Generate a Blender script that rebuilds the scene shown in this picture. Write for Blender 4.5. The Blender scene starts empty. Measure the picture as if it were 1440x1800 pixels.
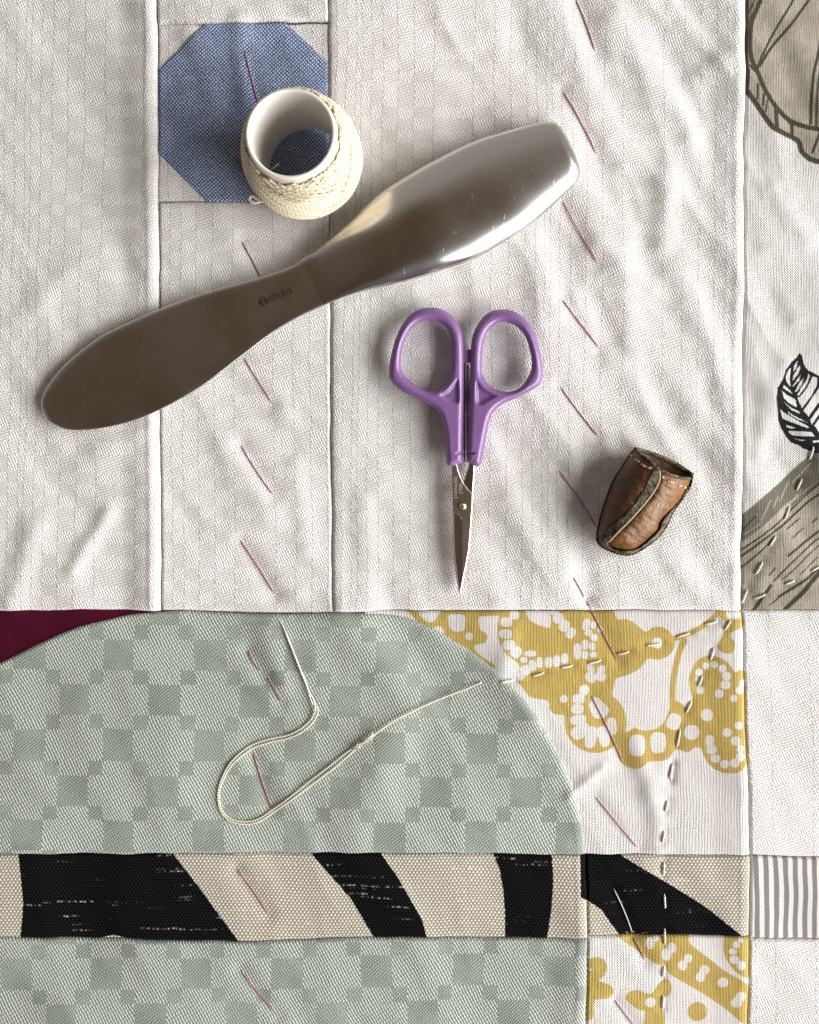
import bpy, math, random
import numpy as np

# ------------------------------------------------------------------ camera, light, exposure
PX = 1440.0 / 2                      # half width of the photograph in its own pixels
PM = 1.0 / 6.3                       # millimetres per photo pixel on the cloth
CAM_H = 300.0                        # camera height above the cloth, mm
scene = bpy.context.scene
COL = scene.collection

cam_d = bpy.data.cameras.new("camera")
cam_d.sensor_fit = 'VERTICAL'
cam_d.angle = 2 * math.atan(900 * PM / CAM_H)
cam_d.clip_start = 0.01
cam_d.clip_end = 20
cam = bpy.data.objects.new("camera", cam_d)
cam.location = (0, 0, CAM_H * 0.001)
COL.objects.link(cam)
scene.camera = cam

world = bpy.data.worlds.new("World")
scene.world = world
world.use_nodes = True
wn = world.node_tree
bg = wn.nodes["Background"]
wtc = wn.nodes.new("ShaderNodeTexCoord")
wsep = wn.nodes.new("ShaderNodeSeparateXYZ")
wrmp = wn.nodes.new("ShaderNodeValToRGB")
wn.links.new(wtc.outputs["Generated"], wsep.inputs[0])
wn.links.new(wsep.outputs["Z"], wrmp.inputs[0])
wdim = wn.nodes.new("ShaderNodeMapRange")                 # background made dimmer on the near side to darken the knife handle's reflections
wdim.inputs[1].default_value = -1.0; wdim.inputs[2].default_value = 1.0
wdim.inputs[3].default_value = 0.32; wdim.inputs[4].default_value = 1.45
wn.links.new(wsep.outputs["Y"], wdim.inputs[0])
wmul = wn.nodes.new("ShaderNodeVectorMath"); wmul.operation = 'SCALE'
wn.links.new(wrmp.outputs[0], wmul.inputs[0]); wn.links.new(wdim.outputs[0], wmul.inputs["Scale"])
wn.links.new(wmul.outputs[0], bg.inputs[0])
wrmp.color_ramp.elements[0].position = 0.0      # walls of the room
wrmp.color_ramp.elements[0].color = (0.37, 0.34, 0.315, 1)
wrmp.color_ramp.elements[1].position = 0.88     # dark brown overhead, put in for the person and phone mirrored in steel
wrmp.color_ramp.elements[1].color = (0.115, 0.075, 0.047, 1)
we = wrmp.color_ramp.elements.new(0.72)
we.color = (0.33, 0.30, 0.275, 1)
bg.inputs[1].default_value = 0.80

win_d = bpy.data.lights.new("window_light", 'AREA')
win_d.shape = 'RECTANGLE'
win_d.size = 2.3
win_d.size_y = 1.25
win_d.energy = 95.0
win_d.color = (1.0, 0.99, 0.98)
win = bpy.data.objects.new("window_light", win_d)
win.location = (1.46, -0.42, 0.70)
from mathutils import Vector
win.rotation_euler = (Vector((0, 0, 0)) - win.location).to_track_quat('-Z', 'Y').to_euler()
COL.objects.link(win)

scene.view_settings.view_transform = 'Standard'
scene.view_settings.look = 'None'
scene.view_settings.exposure = 0.0
scene.view_settings.gamma = 1.0
scene.view_settings.use_curve_mapping = False
scene.cycles.use_denoising = True
scene.cycles.max_bounces = 8


# ------------------------------------------------------------------ small maths
def W(x, y, z):
    """photo pixel + height in mm above the cloth -> metres"""
    k = (CAM_H - z) / CAM_H
    return np.stack([(x - 720.0) * PM * k * 0.001, -(y - 900.0) * PM * k * 0.001, z * 0.001 + 0 * x], -1)


def _hash(ix, iy, seed):
    n = (ix.astype(np.int64) * 374761393 + iy.astype(np.int64) * 668265263 + seed * 982451653) & 0x7fffffff
    n = ((n ^ (n >> 13)) * 1274126177) & 0x7fffffff
    n = n ^ (n >> 16)
    return (n & 0xffff) / 65535.0


def pn(x, y, seed):
    """gradient noise, about -0.7 .. 0.7"""
    x0 = np.floor(x); y0 = np.floor(y)
    fx = x - x0; fy = y - y0
    u = fx * fx * fx * (fx * (fx * 6 - 15) + 10)
    v = fy * fy * fy * (fy * (fy * 6 - 15) + 10)

    def g(ix, iy, dx, dy):
        a = _hash(ix, iy, seed) * 2 * np.pi
        return np.cos(a) * dx + np.sin(a) * dy
    a = g(x0, y0, fx, fy); b = g(x0 + 1, y0, fx - 1, fy)
    c = g(x0, y0 + 1, fx, fy - 1); d = g(x0 + 1, y0 + 1, fx - 1, fy - 1)
    return (a + u * (b - a)) * (1 - v) + (c + u * (d - c)) * v


def sstep(a, b, x):
    t = np.clip((x - a) / (b - a), 0, 1)
    return t * t * (3 - 2 * t)


def seg_dist(x, y, p, q):
    ax, ay = p; bx, by = q
    dx, dy = bx - ax, by - ay
    t = np.clip(((x - ax) * dx + (y - ay) * dy) / (dx * dx + dy * dy + 1e-12), 0, 1)
    return np.hypot(x - ax - t * dx, y - ay - t * dy)


def line_dist(x, y, pts):
    d = np.full(np.shape(x), 1e9)
    for p, q in zip(pts[:-1], pts[1:]):
        d = np.minimum(d, seg_dist(x, y, p, q))
    return d


def inside(x, y, poly):
    r = np.zeros(np.shape(x), bool)
    n = len(poly)
    for i in range(n):
        x1, y1 = poly[i]; x2, y2 = poly[(i + 1) % n]
        if y1 == y2:
            continue
        c = ((y1 > y) != (y2 > y)) & (x < (x2 - x1) * (y - y1) / (y2 - y1) + x1)
        r ^= c
    return r


def sd_poly(x, y, poly):
    d = line_dist(x, y, list(poly) + [poly[0]])
    return np.where(inside(x, y, poly), -d, d)


def sd_ell(x, y, cx, cy, rx, ry=None, ang=0, pw=2.0):
    ry = rx if ry is None else ry
    c, s = math.cos(math.radians(ang)), math.sin(math.radians(ang))
    u = (x - cx) * c + (y - cy) * s
    v = -(x - cx) * s + (y - cy) * c
    k = (np.abs(u / rx) ** pw + np.abs(v / ry) ** pw) ** (1 / pw)
    return (k - 1) * min(rx, ry)


def smooth_pts(pts, n=8, closed=True):
    """Catmull-Rom through points"""
    P = np.array(pts, float)
    out = []
    N = len(P)
    rng = range(N) if closed else range(N - 1)
    for i in rng:
        if closed:
            p0, p1, p2, p3 = P[i - 1], P[i], P[(i + 1) % N], P[(i + 2) % N]
        else:
            p0 = P[max(i - 1, 0)]; p1 = P[i]; p2 = P[i + 1]; p3 = P[min(i + 2, N - 1)]
        for k in range(n):
            t = k / n
            out.append(0.5 * ((2 * p1) + (-p0 + p2) * t + (2 * p0 - 5 * p1 + 4 * p2 - p3) * t * t
                              + (-p0 + 3 * p1 - 3 * p2 + p3) * t ** 3))
    if not closed:
        out.append(P[-1])
    return [tuple(o) for o in out]


def crop(ox, oy, s):
    return lambda pts: [(ox + a / s, oy + b / s) for a, b in pts]


# ------------------------------------------------------------------ mesh helpers
def make_mesh(name, V, F, mat=None, parent=None, uv=None, attrs=None, smooth=True):
    V = np.asarray(V, np.float32); F = np.asarray(F, np.int32)
    me = bpy.data.meshes.new(name)
    me.vertices.add(len(V)); me.vertices.foreach_set("co", V.ravel())
    k = F.shape[1]
    me.loops.add(F.size); me.loops.foreach_set("vertex_index", F.ravel())
    me.polygons.add(len(F))
    me.polygons.foreach_set("loop_start", np.arange(0, F.size, k, dtype=np.int32))
    if uv is not None:
        l = me.uv_layers.new(name="UVMap")
        l.data.foreach_set("uv", np.asarray(uv, np.float32)[F.ravel()].ravel())
    for an, av in (attrs or {}).items():
        a = me.attributes.new(an, 'FLOAT', 'POINT')
        a.data.foreach_set("value", np.asarray(av, np.float32))
    me.update(calc_edges=True)
    me.validate()
    me.polygons.foreach_set("use_smooth", np.full(len(me.polygons), smooth))
    if mat:
        me.materials.append(mat)
    o = bpy.data.objects.new(name, me)
    COL.objects.link(o)
    if parent:
        o.parent = parent
    return o


def empty(name, loc, label, cat):
    o = bpy.data.objects.new(name, None)
    o.location = loc
    o.empty_display_size = 0.01
    COL.objects.link(o)
    o["label"] = label
    o["category"] = cat
    return o


def adopt(o, parent):
    """parent a mesh whose points are in world metres to an Empty away from the origin"""
    o.parent = parent
    o.matrix_parent_inverse = Vector((0, 0, 0)).to_track_quat('Z', 'Y').to_matrix().to_4x4()
    o.location = -parent.location
    return o


def under(o, part):
    """make a mesh a sub-part of a part"""
    o.parent = part
    o.location = (0, 0, 0)
    return o


def region(loops, xs, ys):
    """grid of quads filling the loops (even-odd), border vertices pulled on to the outline"""
    gx, gy = np.meshgrid(xs, ys)
    ins = np.zeros(gx.shape, bool)
    for lp in loops:
        ins ^= inside(gx, gy, lp)
    cell = ins[:-1, :-1] | ins[1:, :-1] | ins[:-1, 1:] | ins[1:, 1:]
    nx = len(xs)
    idx = np.arange(gx.size).reshape(gx.shape)
    Q = np.stack([idx[1:, :-1][cell], idx[1:, 1:][cell], idx[:-1, 1:][cell], idx[:-1, :-1][cell]], -1)
    used = np.unique(Q)
    remap = np.full(gx.size, -1); remap[used] = np.arange(len(used))
    Q = remap[Q]
    P = np.stack([gx.ravel()[used], gy.ravel()[used]], -1)
    I = ins.ravel()[used]
    best = np.full(len(P), 1e9); bp = P.copy()
    for lp in loops:
        n = len(lp)
        for i in range(n):
            ax, ay = lp[i]; bx, by = lp[(i + 1) % n]
            dx, dy = bx - ax, by - ay
            t = np.clip(((P[:, 0] - ax) * dx + (P[:, 1] - ay) * dy) / (dx * dx + dy * dy + 1e-12), 0, 1)
            qx = ax + t * dx; qy = ay + t * dy
            d = np.hypot(P[:, 0] - qx, P[:, 1] - qy)
            m = d < best
            best[m] = d[m]
            mo = m & ~I
            bp[mo, 0] = qx[mo]; bp[mo, 1] = qy[mo]
    best[~I] = 0
    return bp, Q, best


def solid(name, P, Q, ztop, zbot, mat, parent, uv=None, attrs=None):
    n = len(P)
    V = np.concatenate([W(P[:, 0], P[:, 1], ztop), W(P[:, 0], P[:, 1], zbot)])
    E = np.concatenate([Q[:, [0, 1]], Q[:, [1, 2]], Q[:, [2, 3]], Q[:, [3, 0]]])
    key = np.sort(E, 1); key = key[:, 0].astype(np.int64) * (n + 1) + key[:, 1]
    u, inv, cnt = np.unique(key, return_inverse=True, return_counts=True)
    B = E[cnt[inv] == 1]
    side = np.stack([B[:, 1], B[:, 0], B[:, 0] + n, B[:, 1] + n], -1)
    F = np.concatenate([Q, Q[:, ::-1] + n, side])
    UV = None if uv is None else np.concatenate([uv, uv])
    if uv is None:
        UV = np.concatenate([P, P]) * PM
    at = {k: np.concatenate([v, v]) for k, v in (attrs or {}).items()}
    return make_mesh(name, V, F, mat, None, UV, at) if parent is None else adopt(make_mesh(name, V, F, mat, None, UV, at), parent)


def tube(path, r, sides=6, caps=True):
    """path (n,3) metres, r metres (scalar or array). returns V,F(quads),UV(mm,0-1)"""
    path = np.asarray(path, float); n = len(path)
    r = np.broadcast_to(np.asarray(r, float), (n,)).copy()
    T = np.gradient(path, axis=0); T /= np.linalg.norm(T, axis=1)[:, None] + 1e-12
    up = np.array([0, 0, 1.0]); A = np.cross(T, up)
    bad = np.linalg.norm(A, axis=1) < 0.05
    A[bad] = np.cross(T[bad], np.array([0, 1.0, 0]))
    A /= np.linalg.norm(A, axis=1)[:, None]
    Bn = np.cross(A, T)
    if caps:
        path = np.concatenate([path[:1], path, path[-1:]]); A = np.concatenate([A[:1], A, A[-1:]])
        Bn = np.concatenate([Bn[:1], Bn, Bn[-1:]]); r = np.concatenate([[r[0] * 0.02], r, [r[-1] * 0.02]])
        n += 2
    th = np.linspace(0, 2 * np.pi, sides + 1)
    V = path[:, None] + r[:, None, None] * (np.cos(th)[None, :, None] * A[:, None] + np.sin(th)[None, :, None] * Bn[:, None])
    L = np.concatenate([[0], np.cumsum(np.linalg.norm(np.diff(path, axis=0), axis=1))]) * 1000
    UV = np.stack(np.broadcast_arrays(L[:, None], (th / (2 * np.pi))[None]), -1)
    m = sides + 1
    i = np.arange(n - 1)[:, None] * m + np.arange(sides)[None]
    F = np.stack([i, i + 1, i + 1 + m, i + m], -1).reshape(-1, 4)
    return V.reshape(-1, 3), F, UV.reshape(-1, 2)


def join(parts):
    V, F, U = [], [], []; o = 0
    for v, f, u in parts:
        V.append(v); F.append(f + o); U.append(u); o += len(v)
    return np.concatenate(V), np.concatenate(F), np.concatenate(U)


# ------------------------------------------------------------------ material helper
class Mat:
    def __init__(s, name):
        s.m = bpy.data.materials.new(name); s.m.use_nodes = True
        s.nt = s.m.node_tree; s.b = s.nt.nodes["Principled BSDF"]

    def put(s, sock, v):
        if isinstance(v, bpy.types.NodeSocket):
            s.nt.links.new(v, sock)
        elif v is not None:
            if sock.type == 'RGBA' and not hasattr(v, '__len__'):
                v = (v, v, v, 1)
            if sock.type == 'RGBA' and len(v) == 3:
                v = (*v, 1)
            sock.default_value = v

    def f(s, op, a, b=None, c=None):
        n = s.nt.nodes.new("ShaderNodeMath"); n.operation = op
        s.put(n.inputs[0], a); s.put(n.inputs[1], b)
        if c is not None:
            s.put(n.inputs[2], c)
        return n.outputs[0]

    def add(s, a, b): return s.f('ADD', a, b)
    def sub(s, a, b): return s.f('SUBTRACT', a, b)
    def mul(s, a, b): return s.f('MULTIPLY', a, b)

    def uv(s):
        n = s.nt.nodes.new("ShaderNodeUVMap"); n.uv_map = "UVMap"
        q = s.nt.nodes.new("ShaderNodeSeparateXYZ"); s.nt.links.new(n.outputs[0], q.inputs[0])
        return n.outputs[0], q.outputs[0], q.outputs[1]

    def vec(s, x, y, z=0.0):
        n = s.nt.nodes.new("ShaderNodeCombineXYZ")
        s.put(n.inputs[0], x); s.put(n.inputs[1], y); s.put(n.inputs[2], z)
        return n.outputs[0]

    def noise(s, v, scale, detail=2.0, rough=0.5):
        n = s.nt.nodes.new("ShaderNodeTexNoise")
        s.put(n.inputs["Vector"], v); n.inputs["Scale"].default_value = scale
        n.inputs["Detail"].default_value = detail; n.inputs["Roughness"].default_value = rough
        return n.outputs[0]

    def obj(s):
        return s.nt.nodes.new("ShaderNodeTexCoord").outputs["Object"]

    def attr(s, name):
        n = s.nt.nodes.new("ShaderNodeAttribute"); n.attribute_name = name
        return n.outputs["Fac"]

    def ramp(s, x, a, b, c=0.0, d=1.0, smooth=True):
        n = s.nt.nodes.new("ShaderNodeMapRange")
        n.interpolation_type = 'SMOOTHSTEP' if smooth else 'LINEAR'
        s.put(n.inputs[0], x)
        for i, v in zip((1, 2, 3, 4), (a, b, c, d)):
            s.put(n.inputs[i], v)
        return n.outputs[0]

    def mix(s, fac, a, b):
        n = s.nt.nodes.new("ShaderNodeMix"); n.data_type = 'RGBA'
        s.put(n.inputs[0], fac); s.put(n.inputs[6], a); s.put(n.inputs[7], b)
        return n.outputs[2]

    def mixf(s, fac, a, b):
        n = s.nt.nodes.new("ShaderNodeMix"); n.data_type = 'FLOAT'
        s.put(n.inputs[0], fac); s.put(n.inputs[2], a); s.put(n.inputs[3], b)
        return n.outputs[0]

    def steps(s, x, widths, bits):
        n = s.nt.nodes.new("ShaderNodeValToRGB"); cr = n.color_ramp
        cr.interpolation = 'CONSTANT'
        w = np.array(widths, float); pos = np.concatenate([[0], np.cumsum(w)[:-1]]) / w.sum()
        cr.elements.remove(cr.elements[1])
        cr.elements[0].position = 0.0; cr.elements[0].color = (bits[0],) * 3 + (1,)
        for p, b in list(zip(pos, bits))[1:]:
            e = cr.elements.new(p); e.color = (b, b, b, 1)
        s.put(n.inputs[0], x)
        return n.outputs[0]

    def sine(s, u, v, px, py, distort=None):
        """0..1 wave; px,py = cycles per mm along u and v"""
        a = s.add(s.mul(u, px * 2 * math.pi), s.mul(v, py * 2 * math.pi))
        if distort is not None:
            a = s.add(a, distort)
        return s.f('MULTIPLY_ADD', s.f('SINE', a), 0.5, 0.5)

    def bump(s, h, dist, strength=1.0):
        n = s.nt.nodes.new("ShaderNodeBump")
        n.inputs["Strength"].default_value = strength
        n.inputs["Distance"].default_value = dist
        s.put(n.inputs["Height"], h)
        s.nt.links.new(n.outputs[0], s.b.inputs["Normal"])

    def done(s, col=None, rough=0.8, **kw):
        s.put(s.b.inputs["Base Color"], col); s.put(s.b.inputs["Roughness"], rough)
        for k, v in kw.items():
            s.put(s.b.inputs[k.replace('_', ' ')], v)
        return s.m


# ------------------------------------------------------------------ fabric materials
def fabric_noise(m, uvv):
    return m.noise(uvv, 3.2, 3, 0.7)


def mat_damask():
    m = Mat("white damask")
    uvv, u, v = m.uv()
    wob = m.mul(m.sub(m.noise(uvv, 2.2, 2, 0.6), 0.5), 0.22)
    uu = m.add(u, wob); vv = m.add(v, wob)
    cw = [10, 18, 20, 28, 30, 37, 75, 37, 30, 28, 20, 18]
    a = m.steps(m.f('FRACT', m.f('DIVIDE', uu, 53.2)), cw, [i % 2 for i in range(12)])
    rw = [21, 21, 21, 43, 20, 21, 22, 30]
    b = m.steps(m.f('FRACT', m.f('DIVIDE', vv, 31.6)), rw, [i % 2 for i in range(8)])
    p = m.f('ABSOLUTE', m.sub(a, b))
    ds = m.mul(m.sub(m.noise(uvv, 0.9, 3, 0.65), 0.5), 7.0)
    A = m.mul(m.sine(u, v, 1.35, 0.60, ds), m.ramp(m.sine(u, v, 0.7, -1.0, ds), 0, 1, 0.35, 1.0))
    B = m.mul(m.sine(u, v, -0.42, 1.30, ds), m.ramp(m.sine(u, v, 0.95, 0.35, ds), 0, 1, 0.45, 1.0))
    n = fabric_noise(m, uvv)
    h = m.mixf(p, A, m.mul(B, 0.62))
    du = m.sub(m.f('FRACT', m.f('DIVIDE', m.add(uu, 0.22), 53.2)), 0.0)
    edge = m.f('ABSOLUTE', m.sub(a, m.steps(du, cw, [i % 2 for i in range(12)])))
    h = m.sub(m.add(h, m.mul(n, 0.35)), m.mul(edge, 0.30))
    nub = m.ramp(m.noise(m.vec(m.mul(u, 0.5), v), 0.75, 1, 0.4), 0.77, 0.83)
    h = m.add(h, m.mul(nub, 0.9))
    m.bump(h, 0.00016, 1.0)
    shade = m.ramp(h, 0.05, 0.95, 0.66, 1.0, False)
    slub = m.ramp(m.noise(m.vec(m.mul(u, 0.12), m.mul(v, 1.6)), 1.0, 2, 0.5), 0.45, 0.75, 1.0, 0.965)
    f = m.mul(m.mul(m.mul(shade, slub), m.mixf(p, 1.0, 0.925)), m.sub(1.0, m.mul(edge, m.ramp(m.noise(uvv, 0.35, 2, 0.6), 0.35, 0.65, 0.08, 0.29))))  # second weave's blocks given a darker colour for how side light catches floats
    col = m.mix(f, (0.0, 0.0, 0.0), (0.895, 0.862, 0.832))
    return m.done(col, m.mixf(p, 0.62, 0.52), Specular_IOR_Level=0.35, Sheen_Weight=0.12, Sheen_Roughness=0.5)


def mat_green():
    m = Mat("sage green check damask")
    uvv, u, v = m.uv()
    wob = m.mul(m.sub(m.noise(uvv, 2.4, 2, 0.6), 0.5), 0.30)
    P = 12.65
    uu = m.f('DIVIDE', m.add(u, wob), P); vv = m.f('DIVIDE', m.add(v, wob), P)
    su = m.f('LESS_THAN', m.f('FRACT', uu), 0.315); sv = m.f('LESS_THAN', m.f('FRACT', vv), 0.315)
    par = m.f('FLOORED_MODULO', m.add(m.f('FLOOR', uu), m.f('FLOOR', vv)), 2.0)
    small = m.mul(su, sv)
    big = m.mul(m.mul(m.sub(1.0, su), m.sub(1.0, sv)), par)
    d = m.mul(m.f('MAXIMUM', small, big), m.ramp(m.noise(uvv, 0.055, 2, 0.5), 0.35, 0.62, 0.60, 1.0))
    ds = m.mul(m.sub(m.noise(uvv, 0.6, 3, 0.65), 0.5), 5.5)
    A = m.mul(m.sine(u, v, 1.15, 0.62, ds), m.ramp(m.sine(u, v, 0.5, -0.8, ds), 0, 1, 0.55, 1.0))
    B = m.mul(m.sine(u, v, -0.9, 1.1, ds), m.sine(u, v, 1.3, 0.9, ds))
    n = fabric_noise(m, uvv)
    h = m.add(m.mixf(d, A, m.mul(B, 0.75)), m.mul(n, 0.45))
    m.bump(h, 0.00016, 1.0)
    light = m.mix(m.ramp(h, 0.2, 1.0), (0.205, 0.232, 0.198), (0.535, 0.578, 0.523))
    dark = m.mix(m.ramp(h, 0.2, 0.85), (0.175, 0.20, 0.165), (0.425, 0.466, 0.402))
    return m.done(m.mix(d, light, dark), 0.62, Specular_IOR_Level=0.3, Sheen_Weight=0.1)


def plain_weave(m, pitch, strength=1.0):
    uvv, u, v = m.uv()
    ds = m.mul(m.sub(m.noise(uvv, 0.9, 2, 0.6), 0.5), 4.0)
    c = 1.0 / pitch
    a = m.sine(u, v, c, 0, ds); b = m.sine(u, v, 0, c, ds)
    h = m.add(m.mul(a, b), m.mul(m.mul(m.sub(1.0, a), m.sub(1.0, b)), 0.85))
    return uvv, u, v, m.add(m.mul(h, strength), m.mul(fabric_noise(m, uvv), 0.6))


def mat_denim():
    m = Mat("blue chambray")
    uvv, u, v = m.uv()
    ds = m.mul(m.sub(m.noise(uvv, 0.7, 3, 0.65), 0.5), 6.0)
    h = m.mul(m.sine(u, v, 0.95, 0.95, ds), m.sine(u, v, 0.95, -0.95, ds))
    nn = m.noise(m.vec(m.mul(u, 0.8), m.mul(v, 2.2)), 1.6, 3, 0.7)
    h = m.add(h, m.add(m.mul(m.sub(fabric_noise(m, uvv), 0.5), 0.8), m.mul(m.sub(nn, 0.5), 0.9)))
    m.bump(h, 0.00013, 1.0)
    worn = m.ramp(m.noise(uvv, 0.09, 3, 0.6), 0.35, 0.65, 0.7, 1.0)
    pale = m.mix(worn, (0.06, 0.08, 0.13), (0.60, 0.70, 0.92))
    col = m.mix(m.ramp(h, -0.15, 0.75), (0.028, 0.045, 0.120), pale)
    return m.done(col, 0.85, Specular_IOR_Level=0.2)


def mat_yellow():
    m = Mat("mustard print cotton")
    uvv, u, v, h = plain_weave(m, 0.72)
    ds = m.mul(m.sub(m.noise(m.vec(m.mul(u, 1.0), m.mul(v, 0.15)), 1.2, 2, 0.6), 0.5), 6.0)
    line = m.add(m.mul(m.sine(u, v, 1.2, 0.0, ds), 0.5), m.mul(m.noise(m.vec(m.mul(u, 2.2), m.mul(v, 0.3)), 1.0, 2, 0.6), 0.8))
    h = m.add(h, m.mul(line, 0.9))
    m.bump(h, 0.00015, 1.0)
    e = m.add(m.attr("ink"), m.mul(m.sub(m.noise(uvv, 1.6, 2, 0.7), 0.5), 2.6))
    k = m.ramp(e, -0.7, 0.7, 1.0, 0.0)
    white = m.mix(m.ramp(h, 0.45, 1.9), (0.44, 0.415, 0.39), (0.75, 0.725, 0.70))
    must = m.mix(m.ramp(h, 0.45, 1.9), (0.225, 0.15, 0.025), (0.58, 0.43, 0.125))
    return m.done(m.mix(k, white, must), 0.8, Specular_IOR_Level=0.25)


def mat_zebra():
    m = Mat("black and ecru canvas")
    uvv, u, v = m.uv()
    ds = m.mul(m.sub(m.noise(uvv, 0.6, 3, 0.65), 0.5), 3.5)
    row = m.f('FLOOR', m.mul(v, 1.25))
    off = m.mul(m.f('FLOORED_MODULO', row, 2.0), math.pi)
    h = m.mul(m.sine(u, v, 0.95, 0.0, m.add(ds, off)), m.sine(u, v, 0.0, 1.25, ds))
    h = m.add(h, m.mul(fabric_noise(m, uvv), 0.5))
    m.bump(h, 0.00020, 1.0)
    e = m.add(m.attr("ink"), m.mul(m.sub(m.noise(uvv, 1.4, 2, 0.7), 0.5), 4.5))
    k = m.ramp(e, -0.7, 0.7, 1.0, 0.0)
    sl = m.ramp(m.noise(m.vec(m.mul(u, 0.05), m.mul(row, 7.31)), 1.0, 1, 0.5), 0.60, 0.70)
    sl = m.mul(sl, m.ramp(m.noise(m.vec(m.mul(u, 1.1), m.mul(row, 5.17)), 1.0, 2, 0.6), 0.46, 0.66))
    vf = m.f('ABSOLUTE', m.sub(m.f('FRACT', m.mul(v, 1.25)), m.ramp(m.noise(uvv, 0.4, 1, 0.5), 0.3, 0.7, 0.35, 0.65)))
    sl = m.mul(sl, m.ramp(vf, 0.10, 0.38, 1.0, 0.0))
    speck = m.ramp(m.noise(uvv, 2.3, 3, 0.7), 0.64, 0.76, 0.0, 0.16)
    sl = m.f('MAXIMUM', sl, speck)
    ecru = m.mix(m.ramp(h, 0.15, 1.0), (0.34, 0.305, 0.24), (0.74, 0.695, 0.60))
    blk = m.mix(m.mul(sl, 0.75), m.mix(m.ramp(h, 0.3, 1.1), (0.004, 0.004, 0.0045), (0.013, 0.013, 0.014)), (0.5, 0.48, 0.44))
    ecru = m.mix(m.mul(sl, 0.8), ecru, (0.82, 0.78, 0.70))
    return m.done(m.mix(k, ecru, blk), 0.95, Specular_IOR_Level=0.04)


def mat_linen():
    m = Mat("printed linen")
    uvv, u, v, h = plain_weave(m, 0.70)
    ds = m.mul(m.sub(m.noise(m.vec(m.mul(u, 1.0), m.mul(v, 0.12)), 1.0, 2, 0.6), 0.5), 8.0)
    ln = m.add(m.mul(m.sine(u, v, 1.3, 0.0, ds), 0.3), m.mul(m.noise(m.vec(m.mul(u, 2.4), m.mul(v, 0.25)), 1.0, 2, 0.6), 0.7))
    h = m.add(h, ln)
    m.bump(h, 0.00017, 1.0)
    jit = m.mul(m.sub(m.noise(uvv, 1.7, 2, 0.7), 0.5), 3.0)
    t = m.ramp(h, 0.55, 1.75)
    base = m.mix(t, (0.42, 0.40, 0.375), (0.80, 0.785, 0.765))

    def ink(nm, soft):
        return m.ramp(m.add(m.attr(nm), jit), -soft, soft, 1.0, 0.0)
    tone = m.ramp(m.noise(uvv, 0.12, 3, 0.6), 0.3, 0.7)
    taupe = m.mix(t, m.mix(tone, (0.17, 0.148, 0.115), (0.24, 0.215, 0.17)), m.mix(tone, (0.38, 0.342, 0.285), (0.51, 0.47, 0.40)))
    c = m.mix(ink("ink_fill", 1.2), base, taupe)
    c = m.mix(m.mul(ink("ink_mid", 2.5), 0.9), c, m.mix(t, (0.065, 0.060, 0.046), (0.18, 0.168, 0.135)))
    c = m.mix(m.mul(ink("ink_light", 1.0), 0.55), c, m.mix(t, (0.30, 0.27, 0.2), (0.52, 0.48, 0.38)))
    c = m.mix(m.mul(ink("ink_line", 1.2), 0.95), c, m.mix(t, (0.022, 0.019, 0.012), (0.065, 0.057, 0.038)))
    c = m.mix(ink("ink_black", 0.8), c, m.mix(t, (0.006, 0.006, 0.007), (0.022, 0.022, 0.024)))
    return m.done(c, 0.9, Specular_IOR_Level=0.1)


def mat_ticking():
    m = Mat("grey striped ticking")
    uvv, u, v, h = plain_weave(m, 0.6)
    tw = m.sine(u, v, 0.8, 0.8)
    h = m.add(h, m.mul(tw, 0.4))
    m.bump(h, 0.00012, 1.0)
    st = m.f('FRACT', m.f('DIVIDE', m.add(u, m.mul(m.sub(m.noise(uvv, 2.0, 2, 0.6), 0.5), 0.35)), 2.68))
    k = m.ramp(m.f('ABSOLUTE', m.sub(st, 0.5)), 0.22, 0.30, 1.0, 0.0)
    grey = m.mix(m.ramp(h, 0.2, 1.6), (0.075, 0.072, 0.074), (0.34, 0.33, 0.325))
    return m.done(m.mix(k, m.mix(m.ramp(h, 0.2, 1.4), (0.58, 0.56, 0.53), (0.82, 0.80, 0.77)), grey), 0.85, Specular_IOR_Level=0.2)


def mat_burgundy():
    m = Mat("burgundy cotton")
    uvv, u, v, h = plain_weave(m, 0.5)
    m.bump(h, 0.00010, 1.0)
    fz = m.ramp(m.noise(uvv, 1.1, 4, 0.7), 0.64, 0.72, 0.0, 0.35)
    col = m.mix(fz, m.mix(m.ramp(h, 0.2, 1.5), (0.034, 0.002, 0.009), (0.098, 0.008, 0.027)), (0.24, 0.10, 0.10))
    return m.done(col, 0.9, Specular_IOR_Level=0.06)


def mat_thread(name, c1, c2, rough=0.55, twist=1.3, bd=0.00009):
    m = Mat(name)
    uvv, u, v = m.uv()
    t = m.sine(u, v, twist, 2.0)
    fib = m.noise(m.vec(m.mul(u, 1.0), m.mul(v, 6.0)), 2.0, 2, 0.6)
    h = m.add(t, m.mul(fib, 0.5))
    m.bump(h, bd, 1.0)
    return m.done(m.mix(m.ramp(h, 0.15, 1.3), c1, c2), rough, Specular_IOR_Level=0.4, Sheen_Weight=0.2)


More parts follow.
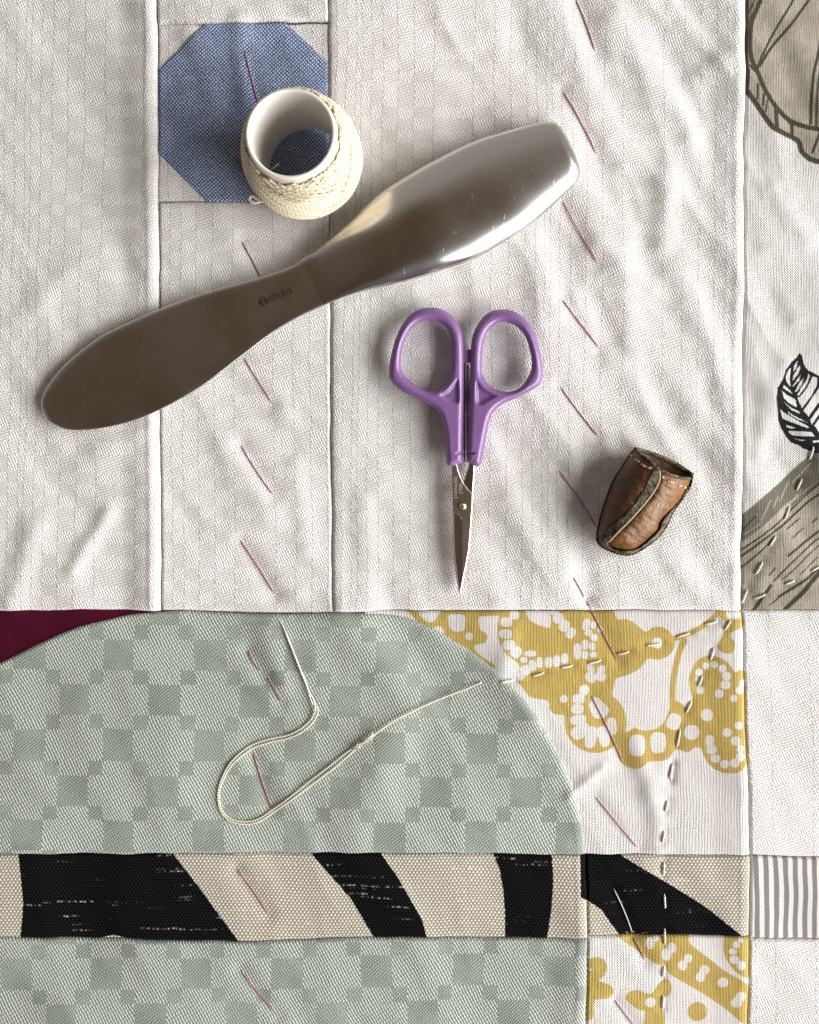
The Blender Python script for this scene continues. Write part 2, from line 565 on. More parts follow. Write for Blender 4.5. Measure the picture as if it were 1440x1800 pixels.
M_DAMASK = mat_damask(); M_GREEN = mat_green(); M_DENIM = mat_denim(); M_YELLOW = mat_yellow()
M_ZEBRA = mat_zebra(); M_LINEN = mat_linen(); M_TICK = mat_ticking(); M_BURG = mat_burgundy()
M_CREAM = mat_thread("cream cotton thread", (0.62, 0.55, 0.40), (0.92, 0.88, 0.74))
M_WOUND = mat_thread("ecru pearl cotton", (0.50, 0.40, 0.25), (0.84, 0.75, 0.58), 0.45, 0.8, 0.00003)
M_STITCH = mat_thread("ecru quilting thread", (0.62, 0.56, 0.43), (0.90, 0.87, 0.77))
M_PINK = mat_thread("pink basting thread", (0.27, 0.07, 0.10), (0.52, 0.22, 0.26), 0.7)
M_PINKPALE = mat_thread("pale pink basting thread", (0.62, 0.50, 0.50), (0.85, 0.78, 0.76), 0.7)


def mat_flat(name, col, rough, metal=0.0, **kw):
    m = Mat(name)
    n = m.noise(m.obj(), 900.0, 3, 0.6)
    m.b.inputs["Metallic"].default_value = metal
    r = m.ramp(n, 0.3, 0.7, rough * 0.85, rough * 1.15)
    return m.done(col, r, **kw)


# ------------------------------------------------------------------ stitch positions (photo pixels)
z1b = crop(700, 1050, 2.25); z7 = crop(960, 1340, 3.0); z6 = crop(1000, 1460, 3.273); z8 = crop(1260, 580, 3.528)
BASTE = [((430, 89), (454, 182)), ((411, 270), (428, 292)), ((425, 423), (460, 490)), ((428, 628), (479, 709)),
         ((423, 782), (481, 871)), ((421, 948), (482, 1044)), ((436, 1144), (457, 1180)), ((470, 1192), (494, 1234)),
         ((444, 1320), (478, 1424)), ((416, 1528), (472, 1608)), ((422, 1705), (489, 1786)),
         ((1014, -8), (1048, 87)), ((990, 157), (1050, 270)), ((990, 351), (1051, 464)), ((988, 526), (1055, 612)),
         ((986, 679), (1053, 767)), ((984, 827), (1052, 928)), ((1008, 1015), (1028, 1051)), ((1032, 1056), (1087, 1163)),
         ((1040, 1223), (1097, 1343)), ((1048, 1402), (1123, 1493)), ((1080, 1564), (1113, 1643)),
         ((1114, 1650), (1134, 1688)), ((1081, 1758), (1118, 1808))]
QUILT = [tuple(z1b(p)) for p in (
    [(1315, 90), (1290, 130)], [(1265, 95), (1212, 108)], [(1155, 143), (1100, 160)], [(1042, 185), (978, 193)],
    [(915, 215), (865, 228)], [(805, 250), (750, 262)], [(692, 270), (642, 278)], [(578, 297), (528, 312)],
    [(460, 325), (400, 333)], [(1250, 200), (1238, 250)], [(1207, 312), (1190, 355)], [(1165, 412), (1143, 462)],
    [(1120, 525), (1107, 597)], [(1092, 660), (1083, 730)])]
QUILT += [tuple(z7(p)) for p in ([(672, 15), (655, 95)], [(645, 205), (630, 265)], [(627, 365), (614, 428)])]
QUILT += [tuple(z6(p)) for p in ([(552, 185), (548, 262)], [(553, 370), (557, 450)], [(553, 565), (553, 660)],
                                 [(550, 780), (543, 845)], [(545, 950), (540, 1030)])]
QUILT += [tuple(z8(p)) for p in ([(600, 722), (578, 805)], [(540, 922), (510, 998)], [(465, 1095), (425, 1180)],
                                 [(372, 1275), (328, 1345)], [(290, 1435), (245, 1520)], [(203, 1610), (168, 1700)],
                                 [(660, 1465), (590, 1500)], [(485, 1555), (425, 1580)], [(310, 1640), (240, 1670)])]

# folds seen in the cloth: x0,y0,x1,y1, half width px, height mm (light falls from the right)
FOLDS = [(1075, 40, 1215, 235, 26, 0.50), (1068, 250, 1180, 330, 22, 0.42), (1085, 300, 1110, 420, 20, 0.35),
         (1170, 300, 1165, 430, 20, 0.40), (940, 420, 985, 540, 24, 0.45), (1050, 430, 1150, 500, 24, 0.38),
         (1095, 470, 1110, 620, 22, 0.30), (880, 110, 960, 200, 26, 0.35), (700, 90, 900, 210, 34, 0.40),
         (1190, 480, 1240, 640, 24, 0.30), (1080, 640, 1180, 760, 26, 0.30), (1200, 760, 1250, 960, 26, 0.35),
         (860, 700, 960, 780, 28, 0.35), (900, 880, 990, 1010, 28, 0.35), (640, 880, 650, 1060, 22, 0.40),
         (130, 1000, 190, 900, 16, 0.45), (60, 930, 20, 1060, 24, 0.50), (110, 130, 250, 150, 30, 0.30),
         (40, 560, 120, 480, 28, 0.30), (150, 820, 240, 760, 26, 0.25), (430, 640, 500, 730, 22, 0.30),
         (400, 790, 470, 900, 26, 0.32), (420, 940, 520, 1040, 26, 0.32), (520, 820, 540, 960, 20, 0.30),
         (420, 40, 432, 170, 18, 0.45), (330, 60, 380, 180, 20, 0.30),
         (470, 1110, 500, 1200, 24, 0.40), (600, 1090, 720, 1230, 40, 0.55), (690, 1290, 640, 1420, 40, 0.40),
         (860, 1100, 930, 1260, 34, 0.45), (250, 1150, 300, 1350, 60, 0.35), (900, 1110, 880, 1190, 16, 0.30),
         (1150, 1380, 1160, 1490, 18, 0.35), (1060, 1350, 1000, 1400, 10, 0.30), (1120, 1300, 1140, 1400, 16, 0.30),
         (1360, 330, 1420, 420, 18, 0.35), (1340, 450, 1400, 560, 18, 0.35), (1380, 640, 1350, 760, 16, 0.25),
         (1345, 690, 1335, 800, 14, 0.25), (1230, 140, 1290, 90, 20, 0.30), (830, 930, 880, 1050, 24, 0.30),
         (610, 560, 640, 760, 26, 0.25), (780, 20, 870, 60, 26, 0.30)]


def Hf(x, y):
    """height of the quilt's undulation in mm at photo pixel x,y"""
    X = x * PM; Y = y * PM
    wx = X + 5 * pn(X / 30, Y / 30, 1); wy = Y + 5 * pn(X / 30, Y / 30, 11)
    amp = 0.50 + 0.72 * sstep(700, 1000, x) * sstep(1120, 1000, y) - 0.12 * sstep(1060, 1120, y)
    h = 1.0 * pn(wx / 42, wy / 42, 2)
    u = 0.86 * wx - 0.5 * wy; v = 0.5 * wx + 0.86 * wy
    n1 = pn(u / 16, v / 52, 3); n2 = pn(u / 11 + 7, (v + 0.6 * u) / 36, 6)
    h = h + amp * (1.4 * pn(u / 15, v / 42, 13) - 1.9 * np.sqrt(n1 * n1 + 0.002) - 0.9 * np.sqrt(n2 * n2 + 0.002) + 0.40 * pn(u / 7.5, v / 24, 4))
    h = h + amp * 0.05 * pn(X / 3.4, Y / 3.8, 5)
    for x0, y0, x1, y1, w, a in FOLDS:
        m = (x > min(x0, x1) - 4 * w) & (x < max(x0, x1) + 4 * w) & (y > min(y0, y1) - 4 * w) & (y < max(y0, y1) + 4 * w)
        if m.any():
            h[m] += 1.8 * a * np.exp(-(seg_dist(x[m], y[m], (x0, y0), (x1, y1)) / w) ** 2)
    for S, dep, w in ((BASTE, 0.45, 15.0), (QUILT, 0.32, 9.0)):
        for p, q in S:
            k = 5 * w
            m = (x > min(p[0], q[0]) - k) & (x < max(p[0], q[0]) + k) & (y > min(p[1], q[1]) - k) & (y < max(p[1], q[1]) + k)
            if not m.any():
                continue
            xm, ym = x[m], y[m]
            d = seg_dist(xm, ym, p, q)
            e = np.minimum(np.hypot(xm - p[0], ym - p[1]), np.hypot(xm - q[0], ym - q[1]))
            h[m] -= dep * np.exp(-(d / w) ** 2) + 0.15 * dep * np.exp(-(e / (0.8 * w)) ** 2)
    return h


# ------------------------------------------------------------------ the quilt: patches
SA = [(276, -320), (276, 0), (279, 300), (281, 700), (284, 1073)]
SB = [(576, -320), (577, 0), (579, 300), (581, 700), (585, 1077)]
SC = [(1315, -320), (1313, 0), (1311, 500), (1307, 900), (1306, 1073)]
SCL = [(1306, 1073), (1311, 1200), (1316, 1350), (1320, 1505), (1318, 1650), (1316, 1800), (1315, 2120)]
SD = [(1030, 1503), (1032, 1650), (1031, 1800), (1030, 2120)]
DOME = smooth_pts([(-300, 1503), (-270, 1400), (-200, 1300), (-100, 1222), (0, 1165), (100, 1116), (200, 1087), (284, 1074.5),
                   (400, 1078), (500, 1080), (600, 1077), (670, 1079), (740, 1093), (820, 1137), (900, 1203), (960, 1282),
                   (1000, 1362), (1021, 1432), (1030, 1504)], 5, False)
ZT = [(1030, 1504), (870, 1502), (500, 1500), (0, 1503), (-300, 1503)]

PATCHES = []          # (poly, level, z function) in drawing order, topmost last


def axis_samples(a, b, fa, fb, fine, edge=0.0):
    """fine steps inside the frame, coarse outside"""
    out = []
    if a < fa:
        out += list(np.linspace(a, fa, max(2, int((fa - a) / 10)), endpoint=False))
    s, e = max(a, fa), min(b, fb)
    if e > s:
        out += list(np.linspace(s, e, max(3, int((e - s) / fine)), endpoint=b > fb and False or True))
    if b > fb:
        out += list(np.linspace(fb, b, max(2, int((b - fb) / 10)))[1:])
    out = np.array(out)
    if edge:
        k = np.arange(0, 20, edge)
        out = np.concatenate([out, a + k, b - k])
    out = np.unique(np.round(out, 2))
    return out


quilt = empty("patchwork_quilt", (0, 0, -0.004), "patchwork quilt of white damask, green check, mustard print and zebra patches under all the tools", "quilt")


def wander(poly, closed=True):
    """hand-sewn lines: the same small wobble for both sides of a seam"""
    out = []
    n = len(poly)
    for i in range(n if closed else n - 1):
        (x0, y0), (x1, y1) = poly[i], poly[(i + 1) % n]
        k = max(1, int(math.hypot(x1 - x0, y1 - y0) / 14))
        for j in range(k):
            out.append((x0 + (x1 - x0) * j / k, y0 + (y1 - y0) * j / k))
    if not closed:
        out.append(poly[-1])
    a = np.array(out, float)
    dx = 2.6 * pn(a[:, 0] / 90, a[:, 1] / 60, 71) + 1.0 * pn(a[:, 0] / 22, a[:, 1] / 22, 72)
    dy = 2.6 * pn(a[:, 0] / 60, a[:, 1] / 90, 73) + 1.0 * pn(a[:, 0] / 22, a[:, 1] / 22, 74)
    return [tuple(p) for p in np.stack([a[:, 0] + dx, a[:, 1] + dy], -1)]


def patch(label, poly, mat, level=0.0, drop=1.1, roll=1.0, raised=(), fine=2.8, uvrot=0.0, uvo=(0, 0), attrs=None, name="patch"):
    poly = wander(poly)
    raised = [(wander(ln, False), a_, b_) for ln, a_, b_ in raised]
    xs_ = [p[0] for p in poly]; ys_ = [p[1] for p in poly]
    xs = axis_samples(min(xs_), max(xs_), -40, 1480, fine, 1.2)
    ys = axis_samples(min(ys_), max(ys_), -40, 1840, fine, 1.2)
    P, Q, d = region([poly], xs, ys)

    def zf(x, y, dpx):
        z = level + Hf(x.copy(), y.copy())
        for ln, amp, wd in raised:
            dl = line_dist(x, y, ln) * PM
            z = z + amp * (1.05 * sstep(wd + 8.0, wd - 0.5, dl) + 0.25 * sstep(wd + 0.9, wd - 0.6, dl))
            t = np.clip(dl / 3.0, 0, 1)
            z = z - 2.0 * amp * (1 - np.sqrt(np.clip(1 - (1 - t) ** 2, 0, 1)))
        t = np.clip(dpx * PM / roll, 0, 1)
        return z - drop * (1 - np.sqrt(np.clip(1 - (1 - t) ** 2, 0, 1)))
    x, y = P[:, 0], P[:, 1]
    z = zf(x, y, d)
    V = W(x, y, np.zeros_like(z)); V[:, 2] = z * 0.001
    X = x * PM + 0.9 * pn(x / 150, y / 150, 21) + 0.25 * pn(x / 40, y / 40, 22)
    Y = -(y * PM) + 0.9 * pn(x / 150, y / 150, 23) + 0.25 * pn(x / 40, y / 40, 24)
    c, s = math.cos(math.radians(uvrot)), math.sin(math.radians(uvrot))
    uv = np.stack([c * X - s * Y + uvo[0], s * X + c * Y + uvo[1]], -1)
    at = attrs(x, y) if attrs else None
    o = make_mesh(name, V, Q, mat, None, uv, at)
    adopt(o, quilt)
    o["label"] = label
    PATCHES.append((poly, zf))
    return o


def surf(x, y):
    """z (mm) of the cloth at photo pixels, topmost patch wins"""
    x = np.atleast_1d(np.asarray(x, float)); y = np.atleast_1d(np.asarray(y, float))
    z = np.full(x.shape, -1.5)
    for poly, zf in PATCHES:
        m = inside(x, y, poly)
        if m.any():
            d = line_dist(x[m], y[m], list(poly) + [poly[0]])
            z[m] = zf(x[m], y[m], d)
    return z


def offs(line, dx):
    return [(a + dx, b) for a, b in line]


def uwide(cx):
    """u offset that puts the widest damask column at photo x = cx"""
    return (10 + 18 + 20 + 28 + 30 + 37 + 37.5) / 351 * 53.2 - cx * PM


# --- print on the mustard cotton
A1 = crop(700, 1060, 4.5); B1 = crop(1010, 1060, 4.5); C1 = crop(1020, 1620, 4.645)


def ink_yellow(x, y):
    s = np.full(x.shape, 99.0)

    def U(pts, cr, n=3):
        nonlocal s
        s = np.minimum(s, sd_poly(x, y, smooth_pts(cr(pts), n)))

    def C(cr, sc, *ells):
        nonlocal s
        for e in ells:
            cx, cy = cr([(e[0], e[1])])[0]
            rx = (e[2] + 3) / sc; ry = ((e[3] if len(e) > 3 else e[2]) + 3) / sc
            s = np.maximum(s, -sd_ell(x, y, cx, cy, rx, ry, e[4] if len(e) > 4 else 0, 2.8 if len(e) > 3 else 2.2))

    def CP(pts, cr, n=3):
        nonlocal s
        s = np.maximum(s, -sd_poly(x, y, smooth_pts(cr(pts), n)))

    def L(pts, cr, w, sc):
        nonlocal s
        s = np.minimum(s, line_dist(x, y, smooth_pts(cr(pts), 4, False)) - 0.5 * w / sc)
    # flower masses
    U([(115, 40), (830, 40), (825, 90), (760, 100), (645, 108), (638, 150), (650, 210), (690, 235), (705, 265), (690, 312),
       (640, 325), (605, 340), (610, 370), (660, 420), (760, 490), (700, 540), (300, 270), (250, 190), (180, 170), (130, 120)], A1)
    CP([(170, 40), (345, 40), (320, 90), (280, 145), (230, 150), (190, 120), (168, 90)], A1)
    CP([(405, 95), (520, 95), (530, 150), (525, 210), (480, 230), (420, 215), (400, 160)], A1)
    CP([(290, 195), (340, 190), (365, 240), (300, 245)], A1)
    C(A1, 4.5, (562, 265, 28))
    U([(830, 40), (1700, 40), (1700, 700), (1500, 900), (1330, 900), (1300, 885), (1240, 880), (1200, 840), (1190, 780), (1130, 760),
       (1040, 740), (960, 640), (900, 570), (955, 540), (950, 480), (860, 410), (815, 340), (788, 270), (785, 180), (800, 110)], A1)
    U([(-200, 40), (270, 40), (280, 110), (340, 130), (410, 130), (480, 160), (530, 205), (570, 230), (610, 200), (680, 190),
       (740, 215), (785, 265), (800, 330), (775, 390), (730, 430), (660, 450), (600, 440), (565, 455), (540, 500), (470, 550),
       (400, 580), (330, 600), (270, 650), (300, 720), (315, 770), (290, 830), (200, 900), (-200, 800)], B1)
    cx, cy = B1([(170, 945)])[0]
    s = np.minimum(s, sd_ell(x, y, cx, cy, 245 / 4.5))
    U([(1270, 550), (1345, 545), (1375, 900), (1380, 1250), (1345, 1295), (1290, 1340), (1200, 1348), (1120, 1322), (1060, 1270),
       (1025, 1200), (1005, 1155), (960, 1150), (900, 1190), (830, 1165), (790, 1185), (740, 1245), (660, 1258), (590, 1262),
       (540, 1300), (480, 1318), (390, 1285), (340, 1180), (330, 900), (370, 930), (380, 1000), (430, 1020), (480, 990), (530, 1010), (620, 1010),
       (680, 985), (720, 940), (745, 880), (800, 780), (850, 800), (900, 830), (945, 780), (925, 700), (912, 600), (935, 530),
       (975, 460), (1030, 425), (1100, 420), (1180, 445), (1235, 495)], B1)
    L([(790, 285), (870, 255), (960, 215), (1060, 155), (1160, 50)], B1, 42, 4.5)
    L([(870, 300), (830, 400), (795, 560), (780, 700), (785, 860)], B1, 48, 4.5)
    U([(1140, 40), (1205, 40), (1200, 100), (1250, 130), (1330, 120), (1330, 190), (1240, 230), (1235, 270), (1265, 310), (1255, 380),
       (1210, 400), (1160, 385), (1130, 340), (1170, 260), (1180, 200), (1190, 150), (1140, 100)], B1)
    L([(1322, 40), (1335, 120)], B1, 26, 4.5)
    # white cells
    C(A1, 4.5, (920, 95, 36, 30), (855, 150, 44, 34), (848, 243, 46, 34), (872, 328, 48, 36), (932, 386, 40, 44, 30), (995, 450, 24, 20),
      (1045, 400, 46, 20), (1005, 530, 36, 38, -20), (955, 580, 40, 30), (1062, 495, 28, 42, -10), (1120, 470, 22, 40), (1190, 470, 26, 40),
      (1255, 460, 25, 42), (1320, 442, 25, 40), (1235, 70, 38, 22), (1270, 122, 40, 36, -30), (1316, 182, 36, 44, 30), (1368, 240, 32, 42, 30),
      (1420, 385, 28, 60), (1310, 760, 28))
    CP([(1010, 60), (1080, 62), (1110, 45), (1180, 45), (1210, 120), (1205, 190), (1170, 195), (1090, 165), (1035, 130)], A1)
    C(B1, 4.5, (95, 170, 28, 42, 15), (155, 175, 18, 28, 10), (112, 235, 28, 24), (158, 275, 26, 24), (85, 330, 24, 36), (142, 345, 22, 30),
      (85, 412, 22, 30), (150, 410, 25, 20), (205, 215, 18), (130, 520, 25, 36, -15), (215, 525, 28), (130, 590, 44, 34, 35),
      (207, 582, 40, 32, 30), (80, 690, 38), (658, 320, 40), (500, 1130, 60, 82), (668, 1110, 60, 80),
      (1045, 500, 24), (1110, 490, 25), (1172, 520, 27), (1205, 580, 32), (1195, 650, 36, 30), (1150, 720, 30), (1260, 755, 25),
      (1308, 690, 30), (1330, 635, 24), (995, 552, 28), (985, 610, 20), (1005, 695, 28), (1055, 890, 44), (1300, 970, 30),
      (1210, 1025, 32), (1275, 1090, 34), (1310, 1152, 28), (1310, 1215, 34), (1265, 1265, 32), (1190, 1275, 30), (1120, 1235, 32, 28),
      (1090, 1165, 36, 32), (1075, 1095, 30, 42), (935, 1030, 56), (795, 945, 52, 62, 20),
      (35, 760, 46, 36), (25, 840, 46, 36), (32, 925, 60, 36, -8), (50, 1015, 76, 52, -35), (133, 1065, 44, 84, 12), (235, 1060, 42, 80, -14),
      (300, 980, 36, 66, -8))
    CP([(120, 800), (170, 745), (240, 800), (280, 850), (240, 910), (170, 915), (135, 870)], B1)
    return {"ink": s}


def ink_yellow2(x, y):
    s = np.full(x.shape, 99.0)

    def U(pts):
        nonlocal s
        s = np.minimum(s, sd_poly(x, y, smooth_pts(C1(pts), 3)))

    def C(*ells):
        nonlocal s
        for e in ells:
            cx, cy = C1([(e[0], e[1])])[0]
            s = np.maximum(s, -sd_ell(x, y, cx, cy, e[2] / 4.645, (e[3] if len(e) > 3 else e[2]) / 4.645))
    U([(290, 90), (600, 80), (885, 90), (890, 170), (1050, 300), (1180, 400), (1375, 520), (1400, 700), (1400, 860), (1320, 825), (1200, 725),
       (1000, 590), (850, 500), (720, 420), (690, 350), (650, 360), (560, 310), (430, 215)])
    U([(1200, 100), (1390, 90), (1390, 435), (1290, 420), (1220, 350), (1175, 270), (1170, 190)])
    U([(55, 330), (90, 295), (150, 285), (205, 320), (215, 390), (180, 450), (150, 480), (240, 510), (275, 570), (230, 630), (115, 640), (105, 780),
       (40, 790), (30, 500)])
    U([(370, 620), (400, 570), (470, 560), (560, 590), (600, 570), (640, 510), (700, 470), (740, 500), (750, 560), (720, 610),
       (680, 640), (660, 700), (690, 760), (680, 900), (530, 900), (530, 740), (480, 725), (400, 665)])
    cx, cy = C1([(960, 740)])[0]
    s = np.minimum(s, sd_ell(x, y, cx, cy, 80 / 4.645))
    C((570, 178, 38, 48), (622, 135, 28, 24), (748, 213, 38, 42), (702, 270, 42, 48), (882, 300, 34, 36), (838, 360, 38, 42), (1017, 395, 40, 38),
      (983, 455, 38, 42), (1165, 495, 42), (1308, 608, 44, 40), (1275, 660, 44, 40), (1270, 185, 28), (1305, 145, 22), (1243, 240, 32, 24),
      (1255, 305, 38, 34), (1310, 350, 36, 38), (575, 660, 42), (80, 388, 28, 8))
    # the motif goes on outside the picture
    for cx, cy, r in ((1080, 1900, 26), (1200, 1880, 20), (1150, 1960, 30), (1260, 1980, 22), (1090, 2040, 18)):
        s = np.minimum(s, sd_ell(x, y, cx, cy, r))
    return {"ink": s}


def ink_zebra(x, y):
    polys = [
        [(31, 1490), (300, 1490), (308, 1506), (350, 1560), (424, 1660), (250, 1660), (222, 1650), (200, 1644), (172, 1652), (160, 1664), (33, 1664), (40, 1590), (36, 1540)],
        [(538, 1490), (662, 1490), (670, 1501), (698, 1540), (726, 1588), (742, 1616), (754, 1660), (664, 1660), (656, 1646), (617, 1581), (574, 1533)],
        [(862, 1490), (867, 1502), (878, 1527), (885, 1565), (888, 1604), (888, 1660), (960, 1660), (969, 1604), (973, 1549), (970, 1490)],
        [(1020, 1490), (1068, 1490), (1088, 1502), (1128, 1526), (1177, 1555), (1244, 1597), (1306, 1646), (1330, 1664), (1100, 1664), (1088, 1643), (1075, 1625), (1058, 1600), (1020, 1575)],
        [(-330, 1480), (-180, 1480), (-90, 1680), (-300, 1680)]]
    s = np.full(x.shape, 99.0)
    for p in polys:
        s = np.minimum(s, sd_poly(x, y, p))
    return {"ink": s}


G1 = crop(1280, 0, 5.625); L1 = crop(1300, 600, 8.571); R1 = crop(1290, 780, 6.0)


def ink_linen(x, y):
    big = lambda: np.full(x.shape, 99.0)
    fill, mid, lite, line, black = big(), big(), big(), big(), big()

    def ln(tgt, pts, w, cr, sc):
        return np.minimum(tgt, line_dist(x, y, smooth_pts(cr(pts), 3, False)) - 0.6 * w / sc)
    g = [(120, -1200), (150, 900), (220, 930), (300, 1040), (430, 1230), (520, 1290), (700, 1380), (735, 1490), (880, 1590), (1200, 1600), (1350, 1400),
         (1700, 1100), (1900, 600), (1900, -300), (1500, -1200)]
    fill = np.minimum(fill, sd_poly(x, y, G1(g)))
    for pts, w in (([(400, -200), (325, 0), (245, 200), (225, 400), (245, 570), (310, 720), (350, 830), (440, 990), (560, 1130), (680, 1210), (900, 1270), (1300, 1300)], 40),
                   ([(190, 880), (300, 1040), (430, 1230), (520, 1290), (700, 1380), (740, 1490), (880, 1590), (1200, 1610)], 42),
                   ([(200, -50), (190, 400), (195, 900)], 34),
                   ([(740, -160), (650, 0), (480, 280), (320, 600), (305, 720)], 20), ([(900, -140), (800, 0), (640, 220), (450, 440), (320, 640)], 24),
                   ([(960, 200), (900, 520), (850, 760), (825, 1210)], 24), ([(930, 600), (890, 900), (880, 1260)], 18),
                   ([(215, 680), (205, 850)], 20), ([(300, 820), (296, 970)], 18), ([(360, 920), (350, 1030)], 20), ([(400, 950), (380, 1090)], 14),
                   ([(480, 1080), (490, 1260)], 36), ([(640, 1200), (645, 1340)], 30), ([(930, 1260), (840, 1500)], 22), ([(600, 1180), (640, 1240)], 14),
                   ([(190, 150), (260, 20)], 18), ([(190, 260), (240, 130)], 12), ([(225, 640), (300, 720)], 20)):
        line = ln(line, pts, w, G1, 5.625)
    mid = np.minimum(mid, sd_poly(x, y, G1([(190, -50), (320, -50), (240, 200), (230, 400), (250, 600), (300, 700), (200, 640)])) + 3)
    # leaf
    lf = [(930, 155), (970, 200), (1000, 340), (1050, 420), (1200, 500), (1400, 640), (1500, 900), (1500, 1200), (1350, 1500), (1200, 1690), (1100, 1690),
          (1080, 1650), (980, 1620), (900, 1560), (800, 1530), (730, 1450), (650, 1320), (600, 1200), (580, 1000), (565, 850), (590, 690),
          (680, 560), (720, 420), (800, 310), (900, 220)]
    black = np.minimum(black, sd_poly(x, y, L1(lf)))
    for c in ([(905, 280), (840, 370), (845, 450), (880, 390)], [(940, 345), (900, 400), (840, 510), (835, 580), (900, 500), (940, 400)],
              [(800, 385), (750, 440), (725, 540), (745, 610), (805, 680), (785, 560), (790, 480)], [(950, 490), (840, 650), (835, 675), (930, 580)],
              [(995, 545), (940, 600), (870, 740), (880, 760), (970, 640)], [(1065, 480), (1040, 570), (960, 690), (900, 800), (930, 810), (1040, 650), (1085, 520)],
              [(1130, 520), (1195, 545), (1190, 660), (1110, 820), (960, 1000), (900, 840), (940, 830), (1050, 690)],
              [(690, 650), (760, 700), (840, 790), (720, 720), (685, 690)], [(655, 735), (720, 790), (870, 870), (885, 990), (760, 920), (690, 850)],
              [(680, 905), (800, 1000), (910, 1050), (930, 1090), (800, 1030)], [(715, 1040), (850, 1130), (1035, 1220), (900, 1180), (780, 1110)],
              [(620, 1015), (680, 1070), (860, 1180), (1060, 1290), (1040, 1305), (850, 1240), (660, 1160)],
              [(715, 1255), (870, 1305), (800, 1310), (730, 1290)], [(750, 1345), (1090, 1365), (1140, 1430), (960, 1430), (800, 1410)],
              [(835, 1460), (1010, 1490), (940, 1500)], [(1230, 690), (1260, 860), (1060, 1130), (980, 1040), (1110, 870)],
              [(1080, 1180), (1290, 920), (1300, 1000), (1110, 1240), (1100, 1250)], [(1110, 1500), (1260, 1485), (1250, 1510), (1110, 1530)],
              [(1140, 1260), (1340, 1040), (1400, 1150), (1220, 1380)]):
        black = np.maximum(black, -sd_poly(x, y, L1(c)))
    # branch
    fill = np.minimum(fill, sd_poly(x, y, R1([(40, 790), (110, 735), (330, 540), (520, 390), (700, 210), (850, 90), (1100, 60), (1700, 0), (3000, -300), (3000, 1900), (40, 1900)])))
    mid = np.minimum(mid, sd_poly(x, y, R1([(40, 790), (110, 735), (330, 540), (520, 395), (700, 210), (850, 90), (1300, 50), (1300, 200), (900, 400), (700, 540), (560, 650), (300, 880), (110, 1030), (40, 1080)])))
    for pts, w in (([(40, 1160), (110, 1110), (330, 950), (560, 760), (900, 430), (1200, 200)], 16), ([(40, 1230), (110, 1180), (350, 990), (600, 800), (900, 540), (1300, 300)], 20),
                   ([(40, 1350), (110, 1300), (320, 1110), (420, 1010)], 16), ([(620, 1000), (760, 890)], 12), ([(580, 1180), (900, 940), (1300, 660)], 22),
                   ([(430, 1450), (600, 1270), (900, 1010), (1200, 800)], 16), ([(520, 1430), (900, 1090), (1200, 860)], 13), ([(225, 1760), (400, 1500)], 30),
                   ([(380, 1390), (440, 1310)], 14), ([(480, 1620), (780, 1420), (900, 1330), (1300, 1100)], 24), ([(560, 1740), (700, 1600), (900, 1380), (1200, 1200)], 42),
                   ([(700, 1380), (900, 1200)], 12), ([(570, 900), (720, 790)], 14), ([(640, 640), (900, 410)], 12), ([(390, 1700), (470, 1640)], 14),
                   ([(110, 900), (230, 760)], 16), ([(860, 830), (900, 790)], 16)):
        line = ln(line, pts, w, R1, 6.0)
    for pts, w in (([(130, 870), (250, 740)], 12), ([(290, 810), (390, 600)], 16), ([(420, 670), (475, 560)], 16), ([(500, 600), (600, 400)], 16),
                   ([(640, 410), (820, 200)], 12), ([(560, 720), (740, 480)], 20), ([(120, 960), (300, 830)], 12), ([(330, 860), (560, 660)], 12),
                   ([(650, 600), (900, 440)], 12)):
        lite = ln(lite, pts, w, R1, 6.0)
    return {"ink_fill": fill, "ink_mid": mid, "ink_light": lite, "ink_line": line, "ink_black": black}


rev = lambda l: list(reversed(l))
# lower layers first
patch("burgundy cotton corner patch", [(-300, 1070), (300, 1067), (300, 1200), (-100, 1320), (-180, 1510), (-300, 1510)], M_BURG, -0.55, 0.4, 0.8)
patch("white cotton patch with mustard flower print", [(640, 1074.5), (1000, 1074.5)] + SCL[:4] + [(1030, 1504), (900, 1504), (640, 1300)],
      M_YELLOW, -0.30, 0.9, 0.9, raised=[(SCL[:4], 0.55, 3.0)], fine=1.3, attrs=ink_yellow)
patch("white damask backing the denim octagon", [(278, 42), (578, 40), (581, 355), (279, 353)], M_DAMASK, -0.45, 0.6, 0.9, uvo=(uwide(420), 3.0))
# white damask column patches
patch("white damask patch left of the spool", [(-300, -320)] + SA + [(140, 1073), (0, 1075), (-300, 1076)], M_DAMASK, 0.0, 1.3, 1.1,
      raised=[(SA, 1.05, 3.3)], uvrot=1.2, uvo=(uwide(221), 0))
patch("narrow white damask strip above the denim octagon", [(276, -320), (576, -320), (577, 0), (577.5, 38), (500, 36), (400, 40), (277.5, 42), (276, 0)],
      M_DAMASK, -0.1, 1.0, 0.9, raised=[([(277, 41), (577, 38)], 0.35, 3.0)], uvo=(uwide(470), 5))
patch("white damask patch under the knife blade", [(279, 354), (400, 351), (500, 356), (580, 354), (581, 700), (585, 1077), (500, 1078), (400, 1076), (284, 1073), (281, 700)],
      M_DAMASK, -0.05, 1.1, 0.9, raised=[([(279, 353), (580, 354)], 0.30, 2.5)], uvrot=-0.5, uvo=(uwide(440), 11))
patch("large white damask patch under the scissors", SB + [(700, 1073.5), (1000, 1073), (1306, 1073)] + rev(SC)[1:], M_DAMASK, 0.0, 1.25, 1.05,
      raised=[(SC, 0.75, 3.3), (SB, 0.30, 3.0)], uvrot=0.6, uvo=(uwide(1135), 7))
patch("blue chambray octagon patch", [(359, 40), (503, 39), (577, 108), (577, 272), (503, 355), (362, 354), (280, 271), (279, 119)], M_DENIM, 0.05, 0.75, 0.7, uvrot=2)
